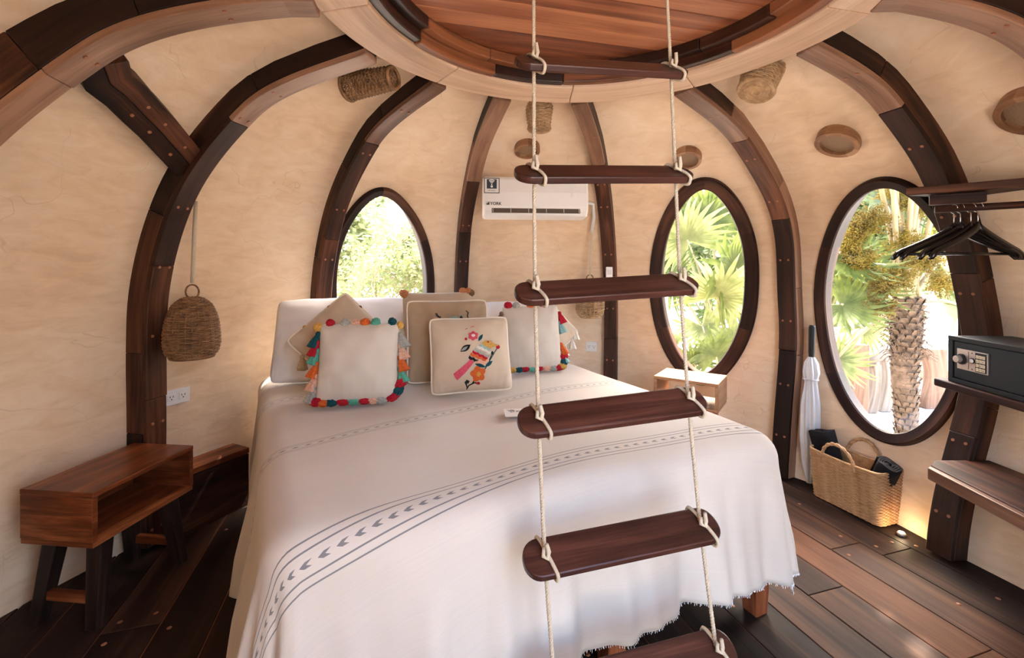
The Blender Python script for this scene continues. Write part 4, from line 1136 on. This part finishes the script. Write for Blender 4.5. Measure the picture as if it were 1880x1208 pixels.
# ------------------------------------------------------------ umbrella, basket, towels
ub = Vector((1.715, 2.61, 0)); ut = P(1491, 597, 2.60)
d = (ut - ub); L = d.length; d.normalize(); x = d.orthogonal().normalized(); m = Matrix((x, d.cross(x), d)).transposed().to_4x4(); m.translation = ub
um = empty('umbrella', label='furled white umbrella with a black handle leaning on the wall behind the basket', cat='umbrella'); um.matrix_local = m; WM[um.name] = m
def fold(a, b):
    R = pr([(.012, 0), (.034, .12), (.046, .3), (.042, .5), (.026, .64), (.036, .70), (.030, .76), (.014, .80)], b); r = R[0] * (1 + .22 * math.cos(8 * 2 * PI * a + 5 * b))
    return (r * math.cos(2 * PI * a), r * math.sin(2 * PI * a), R[1] * L)
MB().grid(fold, 64, 28, True).build('canopy', M['umbrella'], um)
MB().lathe([(.014, .80 * L), (.016, .83 * L), (.0175, L - .012), (.014, L), (0, L)], 20).build('handle', M['black'], um); MB().lathe([(0, 0), (.006, .0), (.007, .1 * L)], 10).build('tip', M['black'], um)
MB().tube([Vector(((.034 + .004 * math.cos(3 * a)) * math.cos(a), (.034 + .004 * math.cos(3 * a)) * math.sin(a), .66 * L)) for a in [2 * PI * k / 24 for k in range(24)]], .005, 6, True).build('strap', M['umbrella'], um)

bA, bB = Vector((1.640, 2.470, 0)), Vector((1.745, 2.150, 0)); bd = (bB - bA); bl = bd.length + .03; byaw = math.atan2(bd.y, bd.x)
bc = (bA + bB) / 2 + Vector((-bd.y, bd.x, 0)).normalized() * .075
bk = empty('woven_basket', bc, (0, 0, byaw), 'rectangular golden woven tote basket with two loop handles on the floor below the largest window', 'basket')
def rr(t, hx, hy, rad):
    """point on a rounded rectangle"""
    per = [2 * (hx - rad), PI / 2 * rad, 2 * (hy - rad), PI / 2 * rad] * 2; tot = sum(per); l = t * tot; k = 0
    while l > per[k] and k < 7: l -= per[k]; k += 1
    cx = [(-1, -1), (1, -1), (1, -1), (1, 1), (1, 1), (-1, 1), (-1, 1), (-1, -1)]
    if k == 0: return Vector((-(hx - rad) + l, -hy, 0)), Vector((0, -1, 0))
    if k == 2: return Vector((hx, -(hy - rad) + l, 0)), Vector((1, 0, 0))
    if k == 4: return Vector(((hx - rad) - l, hy, 0)), Vector((0, 1, 0))
    if k == 6: return Vector((-hx, (hy - rad) - l, 0)), Vector((-1, 0, 0))
    c = Vector((cx[k][0] * (hx - rad), cx[k][1] * (hy - rad), 0)); a = {1: -90, 3: 0, 5: 90, 7: 180}[k] + 90 * l / per[k]; a = math.radians(a)
    n = Vector((math.cos(a), math.sin(a), 0)); return c + n * rad, n
def bsize(h): f = h / .25; return bl / 2 * lerp(.93, 1.0, f), .078 * lerp(.95, 1.12, f)
rows = []
for k in range(34):
    h = .004 + .244 * (k + .5) / 34
    def fn(t, h=h):
        hx, hy = bsize(h); p, n = rr(t, hx, hy, .03); return Vector((p.x, p.y, h + .010 * (p.x / hx)**2 * h / .25)), n
    rows.append(fn)
weave(rows, 66, .0040, .0022, 2).build('weave', M['basket'], bk)
mb = MB(); hx, hy = bsize(0); mb.poly([rr(k / 48, hx - .003, hy - .003, .03)[0] + Vector((0, 0, .005)) for k in range(48)]); mb.build('bottom', M['basket'], bk, False)
def lin(t, q):
    h = lerp(.004, .246, q); hx, hy = bsize(h); p, n = rr(t, hx - .004, hy - .004, .028); return Vector((p.x, p.y, h + .010 * (p.x / hx)**2 * h / .25))
MB().grid(lin, 60, 4, True).build('lining', M['basket'], bk)
MB().tube([rows[-1](k / 90)[0] + Vector((0, 0, .006)) for k in range(90)], .0062, 6, True).build('rim', M['basket'], bk)
for sy, lean in ((-1, -.012), (1, .03)):
    hx, hy = bsize(.25); pts = []
    for k in range(21):
        a = PI * k / 20; pts.append(Vector((-.085 * math.cos(a) - .02, sy * (hy - .002) + lean * math.sin(a), .205 + .125 * math.sin(a)**.8)))
    mb = MB()
    for st in range(2): mb.tube([p + Vector((0, .0045 * math.cos(k * 1.3 + PI * st), .0045 * math.sin(k * 1.3 + PI * st))) for k, p in enumerate(pts)], .0062, 6)
    mb.build('handle', M['basket'], bk)
def towel_roll(name, base, axis, L, R, label, group):
    axis = axis.normalized(); x = axis.orthogonal().normalized(); m = Matrix((x, axis.cross(x), axis)).transposed().to_4x4(); m.translation = base
    o = empty(name, label=label, cat='towel', group=group); o.matrix_local = m; WM[o.name] = m
    mb = MB()
    def sp_(a, b): th = a * 2 * PI * 4.2; r = lerp(.010, R, a) + .0012 * math.sin(7 * th); return (r * math.cos(th), r * math.sin(th), L * b + .004 * math.sin(3 * th))
    mb.grid(sp_, 150, 8); o2 = mb.build('rolled_cloth', M['towel'], o); md = o2.modifiers.new('t', 'SOLIDIFY'); md.thickness = R / 4.2 * .72; md.offset = 0
    return o
bx = Vector((math.cos(byaw), math.sin(byaw), 0)); by = Vector((-bx.y, bx.x, 0))
towel_roll('rolled_towel', bc + bx * .085 - by * .002 + Vector((0, 0, .075)), Vector((bx.x * .38, bx.y * .38, 1)), .235, .050, 'rolled black towel sticking out of the near end of the basket', 'rolled black towels')
towel_roll('rolled_towel', bc - bx * .100 + by * .004 + Vector((0, 0, .075)), Vector((-bx.x * .30, -bx.y * .30, 1)), .275, .064, 'rolled black towel at the far end of the basket beside the umbrella', 'rolled black towels')
# small lamp on the floor behind the basket that lights the wall
ul = Vector((1.80, 2.09, 0)); fl_ = empty('floor_uplight', ul, label='tiny round floor light glowing against the wall beside the basket', cat='lamp')
MB().lathe([(0, .016), (.014, .016), (.018, .010), (.018, 0), (0, 0)], 18).build('housing', M['steel'], fl_)
em = NT('warm_lamp_lens'); em.b.inputs['Emission Color'].default_value = (1, .78, .5, 1); em.b.inputs['Emission Strength'].default_value = 12; MB().lathe([(0, .0185), (.011, .0175), (.011, .016)], 16).build('lens', em.m, fl_)
pl = bpy.data.lights.new('floor_uplight_glow', 'POINT'); pl.energy = .35; pl.color = (1, .72, .42); pl.shadow_soft_size = .012; plo = bpy.data.objects.new('floor_uplight_glow', pl); COL.objects.link(plo); plo.location = ul + Vector((0, 0, .03))

# ------------------------------------------------------------ shelves, safe, clothes bar, hangers
def slab(name, poly, z0, z1, mat, label, cat):
    cx = sum(p[0] for p in poly) / len(poly); cy = sum(p[1] for p in poly) / len(poly)
    o = empty(name, (cx, cy, z0), label=label, cat=cat)
    b = obj('board', prism_me('board', [(x - cx, y - cy) for x, y in poly], 0, z1 - z0), mat, o); bevel(b, .006, 3); return o
sh1 = slab('wall_bench', [(1.735, 1.875), (1.80, 1.925), (2.03, 1.925), (2.05, 1.05), (1.685, 1.05)], .372, .42, M['shelf'], 'thick dark timber bench board with a cut corner, low on the right wall', 'bench')
f1_ = obj('front_board', prism_me('front_board', [(1.733 - sh1.location.x, 1.874 - sh1.location.y), (1.6828 - sh1.location.x, 1.05 - sh1.location.y), (1.655 - sh1.location.x, 1.05 - sh1.location.y), (1.705 - sh1.location.x, 1.855 - sh1.location.y)], -.002, .046), M['rib_inner'], sh1); bevel(f1_, .004)
sh2 = slab('wall_shelf', [(1.815, 1.945), (1.84, 1.965), (2.05, 1.93), (2.08, 1.05), (1.735, 1.05)], .732, .764, M['shelf'], 'dark timber shelf under the safe on the right wall', 'shelf')
safe_yaw = math.radians(-6.5); sl = Vector((1.832, 1.900, .7645)); sx_ = Vector((math.cos(safe_yaw), math.sin(safe_yaw), 0)); sy_ = Vector((-sx_.y, sx_.x, 0))
# local frame: x = into the wall, y = away from the camera
SL, SD, SH = .43, .24, .19
safe = empty('safe', sl + sx_ * SD / 2 - sy_ * SL / 2, (0, 0, safe_yaw), 'charcoal steel hotel safe with a keypad on the wall shelf', 'safe')
bevel(box('body', SD - .012, SL, SH, (.006, 0, SH / 2), M['safe'], safe, 0), .003)
for nm, y, z, ly, lz in (('front_frame', 0, SH - .009, SL, .018), ('front_frame', 0, .009, SL, .018), ('front_frame', SL / 2 - .011, SH / 2, .022, SH - .036), ('front_frame', -SL / 2 + .011, SH / 2, .022, SH - .036)):
    box(nm, .012, ly, lz, (-SD / 2 + .006, y, z), M['safe'], safe, .0015)
dr = box('door', .008, SL - .050, SH - .042, (-SD / 2 + .008, 0, SH / 2), M['safe_door'], safe, .0015)
ky = SL / 2 - .045 - .0675
pnl = box('control_panel', .006, .135, .082, (-SD / 2 + .002, ky, SH / 2 + .008), M['steel'], safe, .001)
xk = -SD / 2 - .001
def disc(name, r, y, z, x0, x1, mat, parent): return MB().tube([Vector((x0, y, z)), Vector((x1, y, z))], r, 24).build(name, mat, parent, False)
bevel(disc('dial', .0215, ky + .044, SH / 2 + .008, xk, xk - .006, M['black'], pnl), .002); bevel(disc('knob', .014, ky + .044, SH / 2 + .008, xk - .006, xk - .024, M['steel'], pnl), .002)
disc('lock_ring', .0105, ky - .004, SH / 2 + .010, xk, xk - .003, M['black'], pnl); disc('lock_cap', .0075, ky - .004, SH / 2 + .010, xk - .003, xk - .005, M['ac'], pnl)
for z in (.040, -.024): disc('indicator', .0024, ky - .002, SH / 2 + z, xk, xk - .001, M['ink'], pnl)
box('panel_groove', .001, .002, .07, (xk, ky + .014, SH / 2 + .008), M['ink'], pnl, 0)
kp = box('keypad_base', .002, .046, .074, (xk - .0005, ky - .040, SH / 2 + .008), M['black'], pnl, 0)
for r in range(4):
    for c in range(3): box('key', .003, .0108, .0128, (xk - .002, ky - .0265 - .0135 * c, SH / 2 + .030 - .0165 * r), M['key'], kp, .0008)
for r, row in enumerate(('123', '456', '789', '*0#')):
    for c, chx in enumerate(row): obj('lettering', text_me(chx, .008), M['ink'], kp, loc=(xk - .0037, ky - .0245 - .0135 * c, SH / 2 + .0268 - .0165 * r), rot=(PI / 2, 0, -PI / 2))

tz = 1.566
sh3 = slab('clothes_shelf', [(1.618, 1.858), (1.648, 1.872), (1.78, 1.90), (1.93, 1.85), (1.985, 1.615), (1.93, 1.606)], tz - .032, tz, M['shelf'], 'dark timber shelf high at the right above the clothes bar', 'shelf')
bar_d = Vector((.80, -.60, 0)); b0 = Vector((1.695, 1.812, 1.47)); b1 = b0 + bar_d * .33
rail_ = empty('clothes_bar', b0, label='round dark timber clothes bar below the high shelf', cat='bar')
MB().tube([b0, b1], .0135, 14).build('bar', M['shelf'], rail_, True, world=True)
mb = MB(); q = b0 + bar_d * .06 + Vector((0, .012, .035)); fr4 = [(b0 + bar_d * t + Vector((.012, .02, .041)), Vector((0, 0, 1)), Vector((bar_d.y, -bar_d.x, 0)), t) for t in (-.012, .15)]
sweep_box('support_block', fr4, -.016, .016, -.020, .020, M['shelf'], rail_)
def hanger(pos, yaw, label):
    h = empty('clothes_hanger', pos, (0, 0, yaw), label, 'hanger', 'black clothes hangers'); z0 = -.062
    for s in (-1, 1):
        mb = MB(); n = 14; rows_ = []
        for k in range(n + 1):
            t = k / n; x = s * lerp(0, .222, t); z = z0 - .006 - .112 * t**.78 - (.012 * (t - .9) / .1 if t > .9 else 0); hh = lerp(.026, .018, t); dd = lerp(.007, .0115, math.sin(PI * t * .8)); rows_.append((x, z, hh, dd))
        for x, z, hh, dd in rows_:
            for a, b in ((-dd, -hh / 2), (dd, -hh / 2), (dd * .7, hh / 2), (-dd * .7, hh / 2)): mb.v.append(Vector((x, a, z + b))); mb.u.append((x, z + a))
        for k in range(n):
            for c in range(4): d_ = (c + 1) % 4; mb.f.append((4 * k + c, 4 * k + d_, 4 * k + 4 + d_, 4 * k + 4 + c))
        mb.f += [(3, 2, 1, 0), (4 * n, 4 * n + 1, 4 * n + 2, 4 * n + 3)]
        o = mb.build('shoulder', M['hanger'], h, True); fix_normals(o.data)
    MB().tube([Vector((-.20, 0, -.178)), Vector((.20, 0, -.178))], .0055, 8).build('trouser_bar', M['hanger'], h)
    hk = [Vector((0, 0, z0))] + [Vector((0, 0, -.04))] + [Vector((0, .017 * math.sin(a), .0 + .0175 * -math.cos(a) + .0)) for a in [PI * q / 8 for q in range(0, 13)]]
    MB().tube(hk, .0016, 6).build('hook', M['chrome'], h); return h
for k, (t, yw, lab) in enumerate(((.055, -6, 'rearmost black wooden clothes hanger on the bar'), (.072, -3, 'second black wooden clothes hanger from the back'), (.10, 6, 'third black wooden clothes hanger from the back'), (.118, 10, 'front black wooden clothes hanger with a clear crossbar'))):
    hanger(b0 + bar_d * t + Vector((0, -.002 * k, -.001)), math.radians(yw), lab)

# ------------------------------------------------------------ the garden outside the windows
GZ = -.30
gr = obj('ground', box_me('ground', 60, 60, .2, (0, 8, GZ - .1)), M['sand']); gr['kind'] = 'structure'

def fan_mesh(R, blades, spread, seed, mat, droop=.25):
    rg = random.Random(seed); mb = MB()
    for k in range(blades):
        a = math.radians(lerp(-spread / 2, spread / 2, (k + .5) / blades)) + rg.uniform(-.03, .03); Lb = R * rg.uniform(.82, 1.05) * (1 - .18 * abs(a) / PI)
        dx, dz = math.sin(a), math.cos(a); w = R * .052; n0 = len(mb.v); nseg = 5; dr = droop * rg.uniform(.3, 1.5); sw = rg.uniform(-.06, .06)
        for q in range(nseg + 1):
            t = q / nseg; ww = w * (min(1, .35 + t * 2.2) if t < .5 else 1 - ((t - .5) / .5)**1.3 * .97); y = -dr * R * t**2.4 * (.4 + .6 * max(0, dz + .4)); zd = -dr * R * .5 * t**3
            cx, cz = dx * Lb * t + sw * t * t * dz * R, dz * Lb * t + zd
            for s in (-1, 0, 1): mb.v.append(Vector((cx + dz * ww * s, y + (.35 * ww if s else 0), cz - dx * ww * s))); mb.u.append((t, s))
        for q in range(nseg):
            for s in (0, 1): b = n0 + q * 3 + s; mb.f.append((b, b + 1, b + 4, b + 3))
    me = mesh('leaf_blade', mb.v, mb.f, mb.u, True); me.materials.append(mat); return me
FAN = [fan_mesh(1., 26, 290, s, M['leaf_palm' if s % 2 else 'leaf_pale'], .18 + .1 * (s % 3)) for s in range(4)]
def fan_leaf(root, base, hub, R, kind, tilt=0., yaw=0., roll=0., petr=.012):
    """a leaf: petiole from base to hub and a fan of blades at the hub"""
    mid = base.lerp(hub, .5) + Vector((0, 0, .12 * (hub - base).length)); pts = [base.lerp(mid, t).lerp(mid.lerp(hub, t), t) for t in [k / 8 for k in range(9)]]
    pe = MB().tube(pts, [lerp(petr * 1.6, petr * .7, k / 8) for k in range(9)], 5).build('petiole', M['petiole'], root, True, world=True)
    b = obj('leaf_blade', FAN[kind], None, root)
    from mathutils import Euler
    m = Matrix.Translation(hub) @ Euler((tilt, roll, yaw), 'XYZ').to_matrix().to_4x4() @ Matrix.Scale(R, 4)
    b.matrix_local = WM[root.name].inverted() @ m
# palm with boots and blossom outside the largest window
pb = Vector((3.50, 4.02, GZ)); palm = empty('palm_tree', pb, label='fan palm with a shaggy trunk and mustard blossom outside the largest oval window', cat='tree')
tp = [pb + Vector((.02 * math.sin(k), 0, 1.28 * k / 10)) for k in range(11)]
MB().tube(tp, [.075 + .045 * (k / 10)**1.5 for k in range(11)], 20).build('trunk', M['bark'], palm, True, world=True)
mb = MB(); rg = random.Random(9)
for lv in range(24):
    for k in range(11):
        a = 2 * PI * (k + .5 * (lv % 2)) / 11 + rg.uniform(-.08, .08); z = lv * .053 + rg.uniform(-.008, .008); r = .066 + .045 * (lv / 24)**1.5; o = Vector((math.cos(a), math.sin(a), 0)); t = Vector((-o.y, o.x, 0)); c = pb + o * r + Vector((0, 0, z)); w = .022 + .010 * lv / 24; h = .056; li = .014 + .02 * (lv / 24) + rg.uniform(0, .012)
        mb.poly([c - t * w, c + t * w, c + t * w * .75 + o * li + Vector((0, 0, h)), c - t * w * .75 + o * li + Vector((0, 0, h))]); q = c + o * li + Vector((0, 0, h)); mb.poly([q + t * w * .75, q - t * w * .75, c + Vector((0, 0, h * 1.1)) - t * w * .6 - o * .01, c + Vector((0, 0, h * 1.1)) + t * w * .6 - o * .01])
o = mb.build('leaf_bases', M['bark'], palm, False, world=True); o['kind'] = 'stuff'
fb = MB()
for k in range(260):
    a = rg.uniform(0, 6.28); z = rg.uniform(.75, 1.25); o = Vector((math.cos(a), math.sin(a), 0)); c = pb + o * .10 + Vector((0, 0, z)); e = c + o * rg.uniform(.03, .10) + Vector((rg.uniform(-.06, .06), rg.uniform(-.06, .06), rg.uniform(-.09, .05))); fb.tube([c, c.lerp(e, .6) + Vector((0, 0, .02)), e], .003, 3)
o = fb.build('trunk_fibre', M['bark'], palm, False, world=True); o['kind'] = 'stuff'
crown = pb + Vector((.0, 0, 1.22))
for k, (px, py, Y, R, kd, tl, yw, rl) in enumerate(((1560, 470, 3.75, .44, 1, .7, .3, 2.6), (1545, 560, 3.7, .40, 3, .9, .2, 2.4), (1585, 520, 3.9, .42, 1, .5, -.1, 2.9), (1720, 470, 4.3, .5, 1, -.4, -.4, -.8), (1700, 380, 4.4, .5, 3, -.2, .1, -.3), (1625, 370, 4.3, .52, 1, -.3, .2, .3), (1760, 560, 4.2, .42, 0, .6, -.3, -2.2), (1535, 660, 4.1, .36, 0, .6, .2, 2.5), (1660, 330, 4.5, .5, 1, -.3, 0, 0.1))):
    fan_leaf(palm, crown + Vector((rg.uniform(-.06, .06), rg.uniform(-.06, .06), 0)), P(px, py, Y), R, kd, tl, yw, rl, .017)
for x, y, z, R, kd, tl, yw, rl in ((2.55, 3.25, 2.55, .75, 1, 1.3, .5, .2), (2.85, 3.45, 2.85, .75, 3, 1.2, .2, .5), (3.15, 3.55, 3.1, .75, 1, 1.25, -.2, -.3), (2.75, 3.0, 2.75, .7, 3, 1.35, .7, .4), (3.05, 3.15, 2.9, .75, 1, 1.3, 0, 0), (2.45, 2.95, 2.35, .7, 1, 1.3, .3, -.5), (2.9, 3.75, 3.3, .75, 3, 1.15, .1, .3), (3.3, 3.3, 3.2, .75, 1, 1.2, -.4, .6), (2.65, 3.5, 2.7, .7, 1, 1.3, .9, .1), (3.2, 2.95, 2.95, .7, 3, 1.3, -.6, 0)):
    fan_leaf(palm, crown + Vector((rg.uniform(-.06, .06), rg.uniform(-.06, .06), 0)), Vector((x, y, z)), R, kd, tl, yw, rl, .016)  # unseen high fronds, added to keep the sun out of the largest window
for px, py, Y in ((1640, 430, 3.9), (1668, 400, 3.85), (1690, 420, 3.9), (1712, 440, 4.0), (1650, 470, 3.8), (1735, 470, 3.95)):
    e = P(px, py, Y); MB().tube([crown + Vector((rg.uniform(-.08, .08), -.08, -.04)), crown.lerp(e, .5) + Vector((0, 0, .03)), e], [.022, .016, .010], 7).build('petiole', M['petiole'], palm, True, world=True)
for px, py, Y, sx, sz in ((1650, 350, 3.9, .26, .14), (1720, 360, 3.95, .22, .16), (1580, 420, 3.7, .2, .16), (1650, 510, 3.66, .18, .14), (1560, 445, 3.75, .16, .14), (1660, 445, 3.7, .24, .17), (1600, 400, 3.72, .22, .17), (1680, 375, 3.8, .25, .16), (1740, 400, 3.9, .2, .2), (1585, 480, 3.66, .2, .17), (1625, 520, 3.62, .2, .15), (1700, 480, 3.72, .24, .16), (1615, 565, 3.6, .16, .13), (1730, 520, 3.8, .18, .14)):
    mb = MB(); c = P(px, py, Y); n0 = 0; tw = []
    for k in range(52):
        d = Vector((rg.gauss(0, 1), rg.gauss(0, .7), rg.gauss(0, 1))).normalized(); e = c + Vector((d.x * sx, d.y * sx * .7, d.z * sz)) * rg.uniform(.5, 1); b = c + (e - c) * .12
        mb.tube([b, b.lerp(e, .5) + Vector((0, 0, .012)), e], .0022, 3)
        for q in range(24):
            p = b.lerp(e, rg.uniform(.15, 1)) + Vector((rg.gauss(0, .014), rg.gauss(0, .014), rg.gauss(0, .014))); r = rg.uniform(.0045, .0085); i = len(mb.v)
            mb.v += [p + Vector(t) * r for t in ((1, 0, 0), (-1, 0, 0), (0, 1, 0), (0, -1, 0), (0, 0, 1), (0, 0, -1))]; mb.u += [(0, 0)] * 6
            mb.f += [(i, i + 2, i + 4), (i + 2, i + 1, i + 4), (i + 1, i + 3, i + 4), (i + 3, i, i + 4), (i + 2, i, i + 5), (i + 1, i + 2, i + 5), (i + 3, i + 1, i + 5), (i, i + 3, i + 5)]
    o = mb.build('flower_cluster', M['flower'], palm, False, world=True); o['kind'] = 'stuff'
# fan palms outside the window beside the bed
def fan_palm(base, leaves, label):
    r = empty('fan_palm', base, label=label, cat='plant', group='fan palms in the garden')
    MB().tube([base, base + Vector((0, 0, .25))], [.07, .05], 10).build('stem', M['bark'], r, True, world=True)
    for px, py, Y, R, kd, tl, yw, rl in leaves: fan_leaf(r, base + Vector((rg.uniform(-.04, .04), rg.uniform(-.04, .04), .2)), P(px, py, Y), R, kd, tl, yw, rl)
fan_palm(Vector((2.30, 4.65, GZ)), [(1352, 492, 4.35, .62, 1, .25, .2, -.9), (1318, 545, 4.3, .52, 0, .5, -.1, .6), (1262, 440, 4.7, .55, 0, .1, -.2, -.6), (1300, 400, 4.9, .6, 1, -.1, .1, .2), (1342, 395, 5.0, .6, 0, -.2, -.3, .5), (1240, 520, 4.6, .45, 1, .5, .3, -1.4), (1365, 590, 4.5, .5, 1, .7, 0, 1.7), (1225, 380, 5.0, .55, 1, 0, .2, -.4)], 'tall fan palm with pale blades outside the oval window beside the bed')
fan_palm(Vector((1.95, 4.15, GZ)), [(1315, 655, 4.05, .38, 1, .2, .1, .1), (1275, 668, 4.1, .34, 3, .4, -.2, -.7), (1345, 640, 4.2, .40, 0, .3, .3, .8), (1235, 640, 4.3, .34, 0, .6, .2, -1.2), (1290, 600, 4.5, .34, 0, .6, 0, 2.8)], 'low young fan palm at the foot of the oval window beside the bed')
fan_palm(Vector((3.05, 4.75, GZ)), [(1530, 600, 4.7, .4, 3, .4, .2, -.9), (1545, 520, 4.8, .45, 1, .2, .1, -.4), (1525, 690, 4.6, .35, 1, .7, .2, -1.5), (1585, 600, 5.0, .4, 0, .2, 0, .6)], 'small fan palm left of the palm trunk outside the largest window')
# shrubs and trees further out
def shrub(base, H, label, seed, leafm, nleaf, spread=.5, name='garden_shrub', lsize=.035, depth=4):
    rg = random.Random(seed); r = empty(name, base, label=label, cat='shrub', group='shrubs in the garden'); tw = MB(); tips = []
    def grow(p, d, L, rad, lev):
        e = p + d * L; m = p.lerp(e, .5) + Vector((rg.uniform(-.05, .05), rg.uniform(-.05, .05), 0)) * L; tw.tube([p, m, e], [rad, rad * .8, rad * .6], 5 if lev < 2 else 3)
        for k in range(3): tips.append(p.lerp(e, rg.random()))
        tips.append(e)
        if lev < depth:
            for k in range(2 + (rg.random() < .5)):
                nd = (d + Vector((rg.uniform(-1, 1), rg.uniform(-1, 1), rg.uniform(-.3, .6))) * spread).normalized(); grow(p.lerp(e, rg.uniform(.55, 1)), nd, L * rg.uniform(.6, .82), rad * .6, lev + 1)
    for k in range(3): grow(base + Vector((rg.uniform(-.12, .12), rg.uniform(-.12, .12), 0)), Vector((rg.uniform(-.25, .25), rg.uniform(-.25, .25), 1)).normalized(), H * .38, .016 * H / 2, 0)
    tw.build('branches', M['twig'], r, True, world=True); lv = MB(); wk = [t for t in tips if t.z > base.z + H * .22]
    for k in range(nleaf):
        c = rg.choice(wk) + Vector((rg.gauss(0, .05), rg.gauss(0, .05), rg.gauss(0, .05))) * H / 2; a = Vector((rg.gauss(0, 1), rg.gauss(0, 1), rg.gauss(0, .6))).normalized(); b = a.orthogonal().normalized(); s = lsize * rg.uniform(.6, 1.3)
        lv.poly([c - a * s, c + b * s * .42, c + a * s, c - b * s * .42])
    o = lv.build('leaves', leafm, r, False, world=True); o['kind'] = 'stuff'
shrub(Vector((-1.62, 4.9, GZ)), 2.2, 'airy shrub with thin tan twigs and olive leaves outside the window behind the pillows', 21, M['leaf_shrub'], 2600, .55)
shrub(Vector((-1.15, 5.3, GZ)), 2.0, 'second airy twiggy shrub just right of it behind the pillows window', 22, M['leaf_shrub'], 2200, .55)
shrub(Vector((-2.5, 7.2, GZ)), 2.9, 'taller pale tree far behind the twiggy shrubs', 23, M['leaf_shrub'], 4200, .6, 'garden_tree', .07)
shrub(Vector((2.7, 6.6, GZ)), 2.7, 'leafy garden bush far behind the fan palms', 24, M['hedge'], 6000, .65, 'garden_bush', .07)
shrub(Vector((4.2, 6.3, GZ)), 2.9, 'broad garden bush far behind the palm tree, left part', 25, M['hedge'], 6000, .65, 'garden_bush', .07)
shrub(Vector((5.7, 6.4, GZ)), 3.1, 'broad garden bush far behind the palm tree, right part', 26, M['hedge'], 6500, .65, 'garden_bush', .07)
# organic deck posts with a handrail
deck = empty('deck_railing', P(1600, 760, 4.85), label='sun-bleached railing of curved timber posts outside the largest window', cat='railing')
def slab_post(px, w, top, Y, mat, lean=0.):
    pts = []; n = 8; z1 = P(px, top, Y).z; mb = MB()
    for k in range(n + 1):
        t = k / n; c = P(px, 600, Y); c.z = lerp(GZ, z1, t); c.x += lean * t + .03 * math.sin(PI * t); ww = w * (1 + .18 * math.cos(2 * PI * t * .8))
        for a, b in ((-1, -1), (1, -1), (1, 1), (-1, 1)): mb.v.append(c + Vector((a * ww / 2, b * .05, 0))); mb.u.append((c.z, a * ww + b * .1))
    for k in range(n):
        for c in range(4): d_ = (c + 1) % 4; mb.f.append((4 * k + c, 4 * k + d_, 4 * k + 4 + d_, 4 * k + 4 + c))
    mb.f += [(3, 2, 1, 0), (4 * n, 4 * n + 1, 4 * n + 2, 4 * n + 3)]
    o = mb.build('post', mat, deck, False, world=True); fix_normals(o.data); bevel(o, .012)
for a in ((1566, .20, 632, 4.75, M['pinkwood'], .04), (1596, .085, 668, 4.85, M['deckwood'], .05), (1620, .10, 655, 4.9, M['deckwood'], .04), (1640, .09, 650, 4.95, M['deckwood'], .02), (1716, .24, 640, 5.0, M['pinkwood'], -.03)): slab_post(*a)
MB().tube([P(1585, 672, 4.85), P(1605, 660, 4.87), P(1630, 648, 4.92), P(1650, 640, 5.0)], [.035, .045, .045, .04], 10).build('handrail', M['deckwood'], deck, True, world=True)
st_ = empty('stone_step', P(1715, 735, 5.3), label='white stone step behind the palm trunk', cat='step')
box('slab', 1.5, .5, .16, (0, 0, .06), M['sand'], st_, .02)
